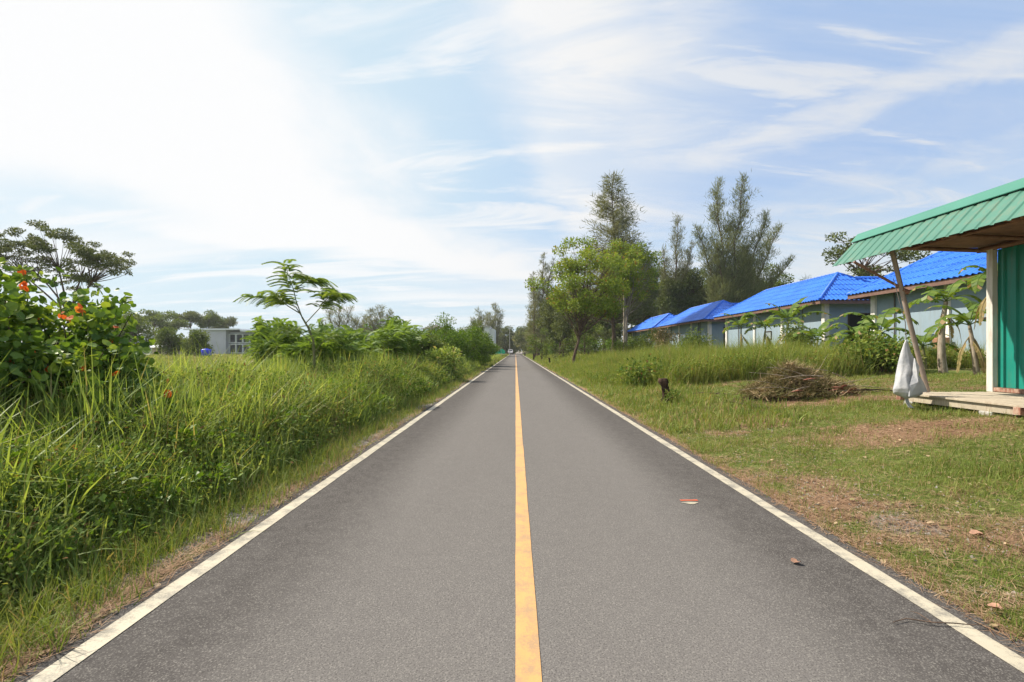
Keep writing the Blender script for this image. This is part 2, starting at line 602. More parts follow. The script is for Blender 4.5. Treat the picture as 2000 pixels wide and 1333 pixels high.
def ground_mat():
    m, t = mat('soil_and_turf')
    co = t.n('ShaderNodeTexCoord').outputs['Object']
    at_ = t.n('ShaderNodeAttribute', attribute_name='dry').outputs['Fac']
    gv = t.n('ShaderNodeAttribute', attribute_name='gravel').outputs['Fac']
    n = t.noise(co, 2.5, 6, 0.65)
    f_ = t.noise(co, 22.0, 6, 0.75)
    v_ = t.n('ShaderNodeTexVoronoi', ins={'Vector': co, 'Scale': 38.0})
    green = t.mix(t.step(f_, 0.35, 0.65), (0.055, 0.085, 0.018), (0.16, 0.19, 0.05))
    straw = t.mix(t.step(f_, 0.35, 0.62), (0.13, 0.075, 0.045), (0.32, 0.21, 0.13))
    straw = t.mix(t.m('MULTIPLY', t.step(n, 0.4, 0.7), 0.5), straw, (0.22, 0.14, 0.095))
    k = t.step(t.m('ADD', at_, t.m('MULTIPLY', t.m('SUBTRACT', f_, 0.5), 0.9)), 0.22, 0.62)
    c = t.mix(k, green, straw)
    st = t.mix(t.step(v_.outputs['Color'], 0.2, 0.9), (0.15, 0.135, 0.12), (0.36, 0.33, 0.30))
    gk = t.step(t.m('ADD', gv, t.m('MULTIPLY', t.m('SUBTRACT', n, 0.5), 0.9)), 0.35, 0.6)
    c = t.mix(gk, c, st)
    p = t.n('ShaderNodeBsdfPrincipled', ins={'Base Color': c, 'Roughness': 0.95, 'Specular IOR Level': 0.1})
    t.put(p, 'Normal', bump(t, t.m('ADD', f_, t.m('MULTIPLY', v_.outputs['Distance'], gv)), 1.0, 0.03))
    finish(t, p.outputs[0])
    return m


def blue_tile():
    m, t = mat('blue_roof_tile')
    co = t.n('ShaderNodeTexCoord').outputs['Object']
    n = t.noise(co, 0.8, 5, 0.6)
    s = t.noise(t.mapping(co, (1.2, 4, 3)), 2.5, 6, 0.7)
    c = t.mix(t.step(n, 0.3, 0.7), (0.014, 0.115, 0.56), (0.026, 0.165, 0.70))
    c = t.mix(t.m('MULTIPLY', t.step(s, 0.48, 0.72), 0.38), c, (0.085, 0.25, 0.68))
    p = t.n('ShaderNodeBsdfPrincipled', ins={'Base Color': c, 'Roughness': 0.42, 'Specular IOR Level': 0.5})
    finish(t, p.outputs[0])
    return m


M['asphalt'] = asphalt()
M['white_line'] = line_paint('white_line_paint', (0.46, 0.415, 0.32), 0.8)
M['yellow_line'] = line_paint('yellow_line_paint', (0.56, 0.315, 0.12), 0.5)
M['orange_mark'] = line_paint('orange_mark_paint', (0.50, 0.10, 0.04), 0.3)
M['pale_mark'] = line_paint('pale_mark_paint', (0.40, 0.36, 0.27), 0.8)
M['ground'] = ground_mat()
M['blue_tile'] = blue_tile()
M['blue_cap'] = paint('blue_ridge_cap', (0.022, 0.14, 0.62), 0.45, 0.15)
M['wall_blue'] = paint('pale_blue_wall_paint', (0.245, 0.325, 0.39), 0.85, 0.07, 1.2, (0.22, 0.26, 0.27), 0.5)
M['white_paint'] = paint('white_column_paint', (0.72, 0.70, 0.66), 0.7, 0.05, 2.0, (0.38, 0.33, 0.27), 0.45)
M['fascia'] = paint('brown_fascia', (0.16, 0.09, 0.07), 0.7, 0.2, 2.5, (0.12, 0.07, 0.05), 0.4)
M['soffit'] = paint('cream_soffit', (0.52, 0.46, 0.38), 0.8, 0.1)
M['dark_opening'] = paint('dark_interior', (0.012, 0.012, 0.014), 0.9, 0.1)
M['door_brown'] = paint('dark_brown_door', (0.045, 0.028, 0.02), 0.6, 0.2)
M['glass'] = paint('window_glass', (0.28, 0.33, 0.35), 0.12, 0.15, 1.0, spec=0.8)
M['dark_glass'] = paint('dark_window_glass', (0.025, 0.032, 0.045), 0.4, 0.3, 0.6, spec=0.3)
M['brick'] = paint('rusty_brick', (0.36, 0.17, 0.10), 0.85, 0.3, 5.0, (0.5, 0.38, 0.3), 0.6)
M['pipe_dark'] = paint('dark_pipe', (0.10, 0.085, 0.08), 0.6, 0.2)
M['green_metal'] = paint('green_sheet_metal', (0.062, 0.180, 0.135), 0.45, 0.08, 2.0, (0.20, 0.17, 0.11), 0.35, bumps=0.03)
M['green_cap'] = paint('green_cap_flashing', (0.05, 0.20, 0.15), 0.4, 0.06, 1.5, bumps=0.01)
M['teal_wall'] = paint('teal_sheet_wall', (0.006, 0.215, 0.165), 0.45, 0.10, 2.0, (0.06, 0.14, 0.10), 0.5, bumps=0.03)
M['old_wood'] = paint('weathered_grey_board', (0.40, 0.35, 0.27), 0.85, 0.18, 4.0, (0.22, 0.15, 0.10), 0.5, bumps=0.15)
M['brown_wood'] = paint('brown_timber', (0.22, 0.12, 0.08), 0.8, 0.3, 5.0, (0.10, 0.06, 0.04), 0.5, bumps=0.1)
M['rust_wood'] = paint('rust_red_timber', (0.24, 0.11, 0.075), 0.85, 0.3, 7.0, (0.45, 0.36, 0.28), 0.8, bumps=0.15)
M['steel_pole'] = paint('dull_steel_pole', (0.36, 0.29, 0.25), 0.5, 0.2, 4.0, (0.22, 0.13, 0.09), 0.6, metal=0.2)
M['cream_post'] = paint('cream_painted_post', (0.62, 0.60, 0.55), 0.6, 0.06, 3.0, (0.35, 0.29, 0.24), 0.6)
M['plaster_grey'] = paint('grey_render', (0.44, 0.45, 0.49), 0.85, 0.06, 0.5)
M['plaster_white'] = paint('white_render', (0.66, 0.68, 0.70), 0.8, 0.05, 0.5)
M['pink_wall'] = paint('pinkish_wall', (0.48, 0.36, 0.32), 0.85, 0.1)
M['pale_teal'] = paint('pale_teal_roof', (0.32, 0.50, 0.52), 0.6, 0.1)
M['blue_plastic'] = paint('bright_blue_plastic', (0.008, 0.03, 0.60), 0.4, 0.1)
M['charred'] = bark('charred_wood', (0.012, 0.009, 0.008), (0.09, 0.055, 0.04), 14)
M['car_white'] = paint('white_car_paint', (0.72, 0.72, 0.73), 0.25, 0.03)
M['rubber'] = paint('tyre_rubber', (0.02, 0.02, 0.02), 0.9, 0.1)
M['tail_red'] = paint('red_lamp_plastic', (0.45, 0.02, 0.02), 0.3, 0.1)
M['net_green'] = paint('green_netting', (0.03, 0.42, 0.26), 0.7, 0.2, 4.0)
M['concrete'] = paint('grey_concrete', (0.38, 0.37, 0.35), 0.9, 0.12, 2.0)
M['dry_leaf'] = paint('dry_pink_leaf', (0.34, 0.19, 0.125), 0.8, 0.3, 20.0)
M['bark_grey'] = bark('grey_bark', (0.12, 0.095, 0.08), (0.30, 0.26, 0.22))
M['bark_brown'] = bark('brown_bark', (0.06, 0.042, 0.032), (0.17, 0.12, 0.09))
M['bark_pale'] = bark('pale_bark', (0.20, 0.16, 0.12), (0.42, 0.36, 0.29))
M['bark_green'] = bark('green_stem', (0.10, 0.12, 0.05), (0.22, 0.20, 0.10))

M['f_tall'] = foliage('tall_grass_blades', [(0.097, 0.158, 0.041), (0.178, 0.259, 0.066), (0.300, 0.385, 0.103), (0.454, 0.503, 0.186)], 0.42, 0.5, 0.5, spots=(0.06, (0.36, 0.31, 0.14)))
M['f_under'] = foliage('undergrowth_leaves', [(0.048, 0.098, 0.028), (0.113, 0.183, 0.041), (0.227, 0.277, 0.068), (0.388, 0.380, 0.133)], 0.30, 0.8, 0.8, gloss=0.03, spots=(0.05, (0.26, 0.15, 0.07)))
M['f_lawn'] = foliage('short_lawn_grass', [(0.080, 0.132, 0.026), (0.149, 0.212, 0.044), (0.224, 0.275, 0.070), (0.309, 0.307, 0.116)], 0.35, 0.6, 0.9, spots=(0.12, (0.36, 0.27, 0.14)))
M['f_straw'] = foliage('dead_straw', [(0.20, 0.11, 0.065), (0.31, 0.20, 0.125), (0.42, 0.31, 0.21)], 0.15, 0.8, 2.0)
M['f_field'] = foliage('field_grass', [(0.133, 0.173, 0.048), (0.206, 0.238, 0.076), (0.291, 0.297, 0.123), (0.412, 0.380, 0.232)], 0.35, 0.6, 0.12, spots=(0.07, (0.52, 0.49, 0.38)))
M['f_ochre'] = foliage('ochre_green_grass', [(0.084, 0.128, 0.024), (0.156, 0.212, 0.042), (0.233, 0.284, 0.067), (0.323, 0.340, 0.109)], 0.40, 0.6, 0.5, spots=(0.08, (0.33, 0.25, 0.12)))
M['f_casu'] = foliage('casuarina_needles', [(0.094, 0.114, 0.052), (0.164, 0.190, 0.081), (0.265, 0.280, 0.129)], 0.34, 0.6, 0.25)
M['f_casu_grey'] = foliage('grey_casuarina_needles', [(0.104, 0.114, 0.066), (0.176, 0.189, 0.109), (0.286, 0.293, 0.182)], 0.34, 0.6, 0.25)
M['f_bright'] = foliage('bright_tree_leaves', [(0.089, 0.138, 0.021), (0.154, 0.230, 0.032), (0.249, 0.322, 0.052), (0.355, 0.391, 0.081)], 0.38, 0.5, 0.4, spots=(0.04, (0.30, 0.17, 0.05)))
M['f_dark'] = foliage('dark_tree_leaves', [(0.056, 0.078, 0.026), (0.106, 0.134, 0.043), (0.184, 0.209, 0.067)], 0.25, 0.5, 0.3)
M['f_mid'] = foliage('mid_green_leaves', [(0.059, 0.097, 0.022), (0.119, 0.169, 0.038), (0.204, 0.251, 0.056)], 0.32, 0.5, 0.35)
M['f_bush'] = foliage('roadside_bush_leaves', [(0.051, 0.108, 0.014), (0.108, 0.189, 0.024), (0.193, 0.302, 0.038)], 0.38, 0.45, 0.6)
M['f_feather'] = foliage('feathery_leaves', [(0.083, 0.149, 0.030), (0.154, 0.248, 0.051), (0.242, 0.341, 0.076)], 0.40, 0.5, 0.9)
M['f_sapling'] = foliage('sapling_leaves', [(0.076, 0.144, 0.037), (0.151, 0.236, 0.056), (0.288, 0.355, 0.084)], 0.40, 0.5, 1.2)
M['f_round'] = foliage('round_leaves', [(0.042, 0.095, 0.019), (0.092, 0.175, 0.029), (0.186, 0.285, 0.041), (0.335, 0.411, 0.064)], 0.35, 0.5, 1.5, gloss=0.22, spots=(0.006, (0.70, 0.12, 0.02)))
M['f_redleaf'] = foliage('turning_leaves', [(0.42, 0.06, 0.02), (0.62, 0.14, 0.04), (0.50, 0.25, 0.06)], 0.4, 0.6, 1.0)
M['f_banana'] = foliage('banana_leaves', [(0.061, 0.121, 0.020), (0.121, 0.193, 0.033), (0.220, 0.275, 0.061)], 0.40, 0.4, 1.0, spots=(0.10, (0.34, 0.24, 0.12)))
M['f_banana_old'] = foliage('withered_banana_leaves', [(0.16, 0.15, 0.05), (0.28, 0.22, 0.10), (0.40, 0.28, 0.15)], 0.3, 0.6, 1.0)
M['f_dead'] = foliage('brown_dead_twigs', [(0.094, 0.069, 0.037), (0.188, 0.188, 0.075), (0.263, 0.194, 0.112), (0.625, 0.475, 0.312)], 0.10, 0.8, 3.5)
M['straw_red'] = paint('red_brown_husk', (0.21, 0.075, 0.045), 0.7, 0.35, 9.0)


def sack_mat():
    m, t = mat('white_sackcloth')
    co = t.n('ShaderNodeTexCoord').outputs['Object']
    n = t.noise(co, 5.0, 6, 0.6)
    c = t.mix(t.step(n, 0.35, 0.7), (0.46, 0.48, 0.52), (0.62, 0.62, 0.64))
    p = t.n('ShaderNodeBsdfPrincipled', ins={'Base Color': c, 'Roughness': 0.6, 'Specular IOR Level': 0.3})
    t.put(p, 'Normal', bump(t, t.noise(co, 14.0, 5, 0.6), 0.5, 0.02))
    tr = t.n('ShaderNodeBsdfTranslucent', ins={0: c})
    mx = t.n('ShaderNodeMixShader', ins={0: 0.2})
    t.t.links.new(p.outputs[0], mx.inputs[1]); t.t.links.new(tr.outputs[0], mx.inputs[2])
    finish(t, mx.outputs[0])
    return m


M['sack'] = sack_mat()


# ------------------------------------------------------------------ ground and road
def build_ground():
    def lines(lo, hi, fine_lo, fine_hi, st, grow=1.16):
        c = list(np.arange(fine_lo, fine_hi + 1e-6, st))
        s, x = st, fine_hi
        while x < hi:
            s *= grow; x += s; c.append(min(x, hi))
        s, x = st, fine_lo
        while x > lo:
            s *= grow; x -= s; c.insert(0, max(x, lo))
        return np.array(c)
    xs = lines(-900, 900, -6, 12, 0.09, 1.13)
    ys = lines(-60, 1400, 1.0, 16, 0.10, 1.07)
    Xg, Yg = np.meshgrid(xs, ys)
    Z = ground_z(Xg, Yg)
    v = np.stack([Xg, Yg, Z], -1).reshape(-1, 3)
    nx, ny = len(xs), len(ys)
    i = np.arange(ny - 1)[:, None] * nx + np.arange(nx - 1)[None, :]
    f = np.stack([i, i + 1, i + nx + 1, i + nx], -1).reshape(-1, 4)
    o = np_mesh('ground', v, f, M['ground'], smooth=True)
    tag(o, kind='structure')
    x, y = v[:, 0], v[:, 1]
    dry = np.where(x > 0, dryness(x, y), 0.25 * fbm(x, y, 0.7, 5))
    # dead grass litter along the asphalt edges
    e = np.abs(x - 0.13)
    dry = np.maximum(dry, np.exp(-((e - 2.36) / 0.12) ** 2) * np.where(x < 0, .6, 1) * (0.15 + 1.0 * fbm(x, y, 0.8, 19, 3)))
    far = ss(y, 30, 90)
    dry = dry * (1 - 0.7 * far)
    gr = np.where(x < 0, np.exp(-((-x - 2.35) / 0.24) ** 2) * (0.15 + 1.1 * fbm(x, y, 0.9, 77, 3)), 0.0)
    gr = gr + np.exp(-(((x - 3.1) / 0.45) ** 2 + ((y - 3.8) / 0.45) ** 2)) * 0.55
    gr = np.where(y > 176, np.maximum(gr, np.exp(-((x - 2) / 9) ** 2)), gr)
    for nm, arr in (('dry', dry), ('gravel', gr)):
        a = o.data.attributes.new(nm, 'FLOAT', 'POINT')
        a.data.foreach_set('value', np.clip(arr, 0, 1).astype(np.float32))
    return o


build_ground()


def strip(name, xl, xr, z, y0, y1, material, parent=None, rag=0.0, seed=1, thick=0.0):
    """long flat band along the road with a slightly uneven edge"""
    ys = [y0]
    s = 0.08
    while ys[-1] < y1:
        ys.append(min(y1, ys[-1] + s)); s *= 1.02
    ys = np.array(ys)
    def jag(sd_):
        return (fbm(ys * 1.0, ys * 0 + sd_, 2.2, sd_, 5) - 0.5) * 2 * rag if rag else 0 * ys
    L = xl + jag(seed); Rr = xr + jag(seed + 5)
    n = len(ys)
    v = np.concatenate([np.stack([L, ys, np.full(n, z)], -1), np.stack([Rr, ys, np.full(n, z)], -1)])
    i = np.arange(n - 1)
    f = np.stack([i, i + n, i + n + 1, i + 1], -1)
    if thick:
        v = np.concatenate([v, v[:n] - [0.01, 0, thick], v[n:] - [-0.01, 0, thick]])
        f = np.concatenate([f, np.stack([i + 2 * n, i, i + 1, i + 1 + 2 * n], -1), np.stack([i + n, i + 3 * n, i + 3 * n + 1, i + n + 1], -1)])
    return np_mesh(name, v, f, material, parent)


road = strip('road', -2.16, 2.43, 0.0, -6, 176, M['asphalt'], rag=0.035, thick=0.03)
tag(road, kind='structure')
strip('centre_line', 0.0, 0.112, 0.004, -6, 172, M['yellow_line'], road, rag=0.005, seed=21)
strip('edge_line', -2.065, -1.95, 0.004, -6, 172, M['white_line'], road, rag=0.009, seed=31)
strip('edge_line', 2.20, 2.31, 0.004, -6, 172, M['white_line'], road, rag=0.009, seed=41)
mk = MB()
mk.add([(1.535, 4.49, .004), (1.70, 4.495, .004), (1.70, 4.53, .004), (1.535, 4.525, .004)], [(0, 1, 2, 3)])
mk.build('paint_mark', M['orange_mark'], road)
mk = MB()
cc = [(1.60 + 0.07 * math.cos(a) * (1 + .3 * math.sin(3 * a)), 4.43 + 0.035 * math.sin(a), .004) for a in np.linspace(0, 2 * math.pi, 14)[:-1]]
mk.add(cc, [list(range(13))])
mk.build('pale_smear', M['pale_mark'], road)


# ------------------------------------------------------------------ grass and undergrowth (uncountable masses)
def sample(n, x0, x1, y0, y1, dens=None, ypow=1.0):
    """random ground points inside the wedge the lens can see (with a margin); more of them near"""
    xs, ys = [], []
    tot = 0
    while tot < n:
        k = n * 2
        u = rng.random(k)
        y = y0 * (y1 / y0) ** (u ** ypow) if y0 > 0 else y0 + (y1 - y0) * u
        x = x0 + (x1 - x0) * rng.random(k)
        ok = np.abs(x) < 1.12 * y * 1.06 + 1.6
        if dens is not None: ok &= rng.random(k) < dens(x, y)
        xs.append(x[ok]); ys.append(y[ok]); tot += ok.sum()
    return np.concatenate(xs)[:n], np.concatenate(ys)[:n]


def grass(name, n, reg, h, w, mt, label, cat, dens=None, temps=BL, lean=0.35, probs=None, grow=0.0, hfun=None, sink=0.02, tufts=0, tr=0.12, ypow=1.0, parts_extra=None):
    if tufts:
        cx, cy = sample(tufts, *reg, dens=dens, ypow=ypow)
        idx = rng.integers(0, tufts, n)
        r = np.abs(rng.normal(size=n)) * tr
        a = rng.random(n) * 2 * math.pi
        x = cx[idx] + r * np.cos(a); y = cy[idx] + r * np.sin(a)
        th = (0.6 + 0.8 * rng.random(tufts))[idx]
    else:
        x, y = sample(n, *reg, dens=dens, ypow=ypow)
        a = rng.random(n) * 2 * math.pi
        th = np.ones(n)
    ok = (x < -2.10) | (x > 2.40)
    x, y, a, th = x[ok], y[ok], a[ok], th[ok]
    k = len(x)
    z = ground_z(x, y) - sink
    H = h[0] + (h[1] - h[0]) * rng.random(k) ** 1.3
    H = H * th
    if hfun is not None: H = H * hfun(x, y)
    W = (w[0] + (w[1] - w[0]) * rng.random(k)) * (1 + grow * np.maximum(0, y - 4))
    D = np.stack([np.cos(a) * lean * rng.random(k), np.sin(a) * lean * rng.random(k), np.ones(k)], -1)
    b = a + rng.normal(size=k) * 0.7
    ref = np.stack([-np.cos(b), -np.sin(b), np.zeros(k)], -1)
    P = np.stack([x, y, z], -1)
    t = rng.choice(len(temps), k, p=probs)
    parts = []
    for i, (tv, tf) in enumerate(temps):
        q = t == i
        if q.any(): parts.append(scatter(tv, tf, P[q], D[q], ref[q], H[q], W[q]))
    if parts_extra: parts += parts_extra
    v, f = join(parts)
    o = np_mesh(name, v, f, mt)
    return tag(o, label, cat, kind='stuff')


def left_edge(y, x):
    return -2.75 + 0.28 * (fbm(y, y * 0, 0.6, 3) - 0.5) * 2


def d_tall(x, y):
    return ss(-x, 2.62, 2.95) * (0.32 + 1.1 * ss(fbm(x, y, 0.6, 55, 3), 0.3, 0.6))


def h_left(x, y):
    """height of the left-hand growth: low by the kerb, rising to a bank of grass"""
    e = ss(-x, 2.45, 3.5)
    near = 0.62 + 0.38 * ss(y, 2.5, 6.0)
    return (0.26 + 0.60 * e) * (0.34 + 0.65 * fbm(x, y, 0.55, 66, 3) + 0.55 * fbm(x, y, 1.7, 67, 2)) * near * (1 - 0.40 * ss(-x, 5, 9))


# leafy undergrowth as a mass of small leaves heaped over the bank
def undergrowth(name, n, reg, mt, label, cat, hmax, size, dens=None, grow=0.06, hf=h_left):
    x, y = sample(n, *reg, dens=dens)
    z0 = ground_z(x, y)
    hh = hf(x, y) * hmax
    u = rng.random(n) ** 0.6
    P = np.stack([x, y, z0 + hh * u], -1) + rng.normal(size=(n, 3)) * 0.03
    D = rand_unit(n) + np.array([0.15, -0.1, 0.15])
    ref = rand_unit(n) * 0.6 + np.array([0, 0, 1.0])
    S = (size[0] + (size[1] - size[0]) * rng.random(n)) * (1 + grow * np.maximum(0, y - 4))
    v, f = scatter(*LEAF, P, D, ref, S, S * 0.55)
    return tag(np_mesh(name, v, f, mt), label, cat, kind='stuff')


undergrowth('undergrowth', 300000, (-13, -2.45, 1.6, 30), M['f_under'], 'dark leafy undergrowth and vines matted under the tall grass left of the road', 'undergrowth', 1.0, (0.024, 0.055), dens=lambda x, y: ss(-x, 2.5, 3.3))
grass('tall_grass', 80000, (-9.5, -2.6, 1.8, 34), (0.55, 1.25), (0.009, 0.023), M['f_tall'], 'tall arching green grass on the bank along the left road edge', 'tall grass', dens=d_tall, lean=0.5, probs=[.18, .34, .32, .16], grow=0.05, hfun=h_left, tufts=2600, tr=0.13)
grass('verge_grass', 60000, (-3.4, -2.12, 1.5, 60), (0.06, 0.24), (0.003, 0.007), M['f_lawn'], 'short grass fringe between the left white line and the tall grass', 'grass', dens=lambda x, y: 0.45 * ss(fbm(x, y, 1.3, 35, 3), .35, .55) + ss(-x, 2.18, 2.5), lean=0.9, grow=0.08, tufts=6200, tr=0.07)
grass('roadside_grass', 52000, (-14, -2.6, 26, 110), (0.4, 0.85), (0.02, 0.04), M['f_tall'], 'distant tall grass lining the left side of the road', 'tall grass', dens=lambda x, y: ss(-x, 2.7, 3.2), lean=0.5, grow=0.02, hfun=h_left, tufts=3800, tr=0.3)
# the open field behind the bank
grass('field_grass', 130000, (-75, -6.0, 6.5, 90), (0.22, 0.62), (0.016, 0.035), M['f_field'], 'pale flowering grass and weeds covering the open field at left', 'field', dens=lambda x, y: ss(-x, 6, 9), lean=0.7, probs=[.2, .3, .3, .2], grow=0.025, tufts=15000, tr=0.4, ypow=0.75)
undergrowth('field_weeds', 90000, (-70, -6, 7, 80), M['f_field'], 'low leafy weeds between the grasses of the left field', 'weeds', 0.42, (0.05, 0.10), dens=lambda x, y: ss(-x, 6, 8), grow=0.035, hf=lambda x, y: 0.7 + 0.7 * fbm(x, y, 0.35, 5, 3))

# right: mown lot
def d_lawn(x, y):
    edge = ss(x + 0.25 * (fbm(x, y, 1.7, 62, 3) - .5), 2.36, 2.52)
    return edge * np.clip(1.15 - 1.15 * dryness(x, y), 0.07, 1)


grass('lawn_grass', 190000, (2.40, 13, 1.9, 17), (0.035, 0.10), (0.003, 0.006), M['f_lawn'], 'short patchy green grass on the open lot right of the road', 'lawn', dens=d_lawn, temps=BLS, lean=0.9, grow=0.14, ypow=1.15, tufts=17000, tr=0.055)
grass('lawn_tufts', 26000, (2.5, 12, 2.0, 17), (0.06, 0.17), (0.003, 0.007), M['f_lawn'], 'longer bright tufts standing up in the mown grass of the right lot', 'grass tufts', dens=lambda x, y: d_lawn(x, y) * ss(fbm(x, y, 0.9, 91, 3), 0.5, 0.62), lean=0.6, grow=0.10, tufts=1100, tr=0.09)
n = 46000
x, y = sample(n, 2.36, 11, 1.9, 15, dens=lambda x, y: np.clip(0.20 + 0.8 * dryness(x, y) + 0.5 * np.exp(-((x - 2.43) / 0.07) ** 2), 0, 1))
a = rng.random(n) * 2 * math.pi
Dd = np.stack([np.cos(a), np.sin(a), 0.12 * rng.random(n)], -1)
P = np.stack([x, y, ground_z(x, y) + 0.008 + 0.012 * rng.random(n)], -1)
v1 = scatter(*BLS[0], P, Dd, np.array([[0, 0, 1.0]]) + 0.3 * rand_unit(n), 0.05 + 0.11 * rng.random(n), (0.003 + 0.003 * rng.random(n)) * (1 + 0.1 * y))
n = 7000
x, y = sample(n, -2.75, -2.08, 1.6, 40, dens=lambda x, y: np.exp(-((-x - 2.24) / 0.10) ** 2) * ss(fbm(x, y, 1.1, 44, 3), .35, .6))
a = rng.random(n) * 2 * math.pi
Dd = np.stack([np.cos(a), np.sin(a) + 0.8, 0.12 * rng.random(n)], -1)
P = np.stack([x, y, ground_z(x, y) + 0.01 + 0.012 * rng.random(n)], -1)
v2 = scatter(*BLS[0], P, Dd, np.array([[0, 0, 1.0]]) + 0.3 * rand_unit(n), 0.05 + 0.10 * rng.random(n), (0.003 + 0.003 * rng.random(n)) * (1 + 0.06 * y))
vv, ff = join([v1, v2])
tag(np_mesh('dead_grass', vv, ff, M['f_straw']), 'brown dead grass clippings lying on bare patches and along the asphalt edge', 'dead grass', kind='stuff')


# broad-leaved weeds in patches over the bank
def weeds():
    parts = []
    cx, cy = sample(420, -9, -2.75, 2.0, 26, dens=lambda x, y: ss(fbm(x, y, 0.5, 255, 3), 0.42, 0.56))
    top = h_left(cx, cy) * 0.95
    for x, y, tp in zip(cx, cy, top):
        k = int(rng.integers(26, 60)); r_ = .10 + .16 * rng.random(); sz = .028 + .042 * rng.random()
        d = unit(rng.normal(size=(k, 3))); d[:, 2] = np.abs(d[:, 2])
        P = np.stack([np.full(k, x), np.full(k, y), np.full(k, gz(x, y) + tp * (.35 + .6 * rng.random()))], -1) + d * r_ * (.4 + .7 * rng.random((k, 1))) * np.array([1.3, 1.3, .9])
        S_ = sz * (.6 + .7 * rng.random(k)) * (1 + .03 * max(0, y - 4))
        parts.append(scatter(*LEAF, P, d * .8 + rng.normal(size=(k, 3)) * .4, rng.normal(size=(k, 3)) * .35 + np.array([0, 0, 1.]), S_, S_ * .7))
    v, f = join(parts)
    tag(np_mesh('broad_leaved_weeds', v, f, M['f_bush']), 'broad leaved green weeds in patches among the grass of the left bank', 'weeds', kind='stuff')


weeds()
grass('dead_stalks', 2600, (-9.5, -2.7, 2.2, 28), (0.6, 1.25), (0.004, 0.009), M['f_straw'], 'thin dry stalks and bent straw among the green grass at left', 'dry stalks', dens=lambda x, y: ss(-x, 2.7, 3.1), lean=0.8, probs=[.2, .3, .3, .2], grow=0.05, hfun=h_left, tufts=500, tr=0.12)


# leaf litter and pebbles
def litter():
    n = 1500
    x, y = sample(n, 2.4, 10, 1.9, 14, dens=lambda x, y: 0.15 + dryness(x, y))
    x2, y2 = sample(500, -3.2, -2.1, 1.6, 20)
    x = np.concatenate([x, x2]); y = np.concatenate([y, y2]); n = len(x)
    P = np.stack([x, y, ground_z(x, y) + .015 + .02 * rng.random(n)], -1)
    a = rng.random(n) * 6.28
    v, f = scatter(*RLEAF, P, np.stack([np.cos(a), np.sin(a), .25 * rng.normal(size=n)], -1), np.array([[0, 0, 1.]]) + .5 * rand_unit(n), .02 + .035 * rng.random(n), .012 + .022 * rng.random(n))
    tag(np_mesh('leaf_litter', v, f, M['f_dead']), 'scattered small brown leaves littering both verges', 'leaf litter', kind='stuff')
    n = 5200
    x, y = sample(n, -2.75, -2.10, 1.6, 30, dens=lambda x, y: np.exp(-((-x - 2.28) / .13) ** 2) * ss(fbm(x, y, .9, 77, 3), .35, .6))
    x2, y2 = sample(1400, 2.4, 4.2, 2.2, 8, dens=lambda x, y: .08 + dryness(x, y))
    x = np.concatenate([x, x2]); y = np.concatenate([y, y2]); n = len(x)
    tv = np.array([(1, 0, 0), (0, 1, 0), (-1, 0, 0), (0, -1, 0), (.1, .1, .75), (0, 0, -.6)], float)
    tf = np.array([(0, 1, 4), (1, 2, 4), (2, 3, 4), (3, 0, 4), (1, 0, 5), (2, 1, 5), (3, 2, 5), (0, 3, 5)])
    S_ = (.004 + .012 * rng.random(n) ** 2.5)[:, None, None]
    v = tv[None] * S_ * (.6 + .8 * rng.random((n, 1, 3))) + tv[None] * 0 + rng.normal(size=(n, 6, 3)) * S_ * .18
    v = v + np.stack([x, y, ground_z(x, y) + .004], -1)[:, None, :]
    f = tf[None] + (np.arange(n) * 6)[:, None, None]
    tag(np_mesh('pebbles', v.reshape(-1, 3), f.reshape(-1, 3), M['pebble']), 'loose grey pebbles along the crumbling road edges', 'pebbles', kind='stuff')


M['pebble'] = foliage('pebble_stone', [(0.16, 0.14, 0.12), (0.30, 0.27, 0.24), (0.44, 0.40, 0.36)], 0.0, 0.9, 5.0)
litter()


grass('cane_grass', 26000, (-7.5, -2.95, 3.0, 22), (0.65, 1.15), (0.016, 0.032), M['f_tall'], 'coarse broad bladed grass clumps standing out of the left bank', 'broad grass', dens=lambda x, y: ss(-x, 2.95, 3.4) * ss(fbm(x, y, 0.45, 155, 3), 0.42, 0.6), lean=0.45, probs=[.30, .34, .22, .14], grow=0.03, hfun=lambda x, y: 0.62 + 0.38 * ss(-x, 2.9, 4.2), tufts=950, tr=0.13)


# right: band of tall ochre grass in front of the houses
def band(x, y):
    # front limit of the uncut grass
    lim = 14.9 + 0.6 * (fbm(x, x * 0, 0.5, 8) - 0.5) * 2
    lim = np.where(x < 4.9, 14.9 + (4.9 - x) * 2.2, lim)
    lim = np.where(x > 11.0, 16.0, lim)
    return ss(y, lim, lim + 0.5) * ss(x, 2.9, 3.6)


def h_band(x, y):
    return (0.50 + 0.72 * ss(x, 3.4, 6.0)) * (0.25 + 0.75 * fbm(x, y, 0.55, 15, 4) + 0.6 * fbm(x, y, 2.1, 16, 2)) * (1 - 0.35 * ss(y, 24, 50)) * (1 - 0.25 * ss(x, 9, 13))


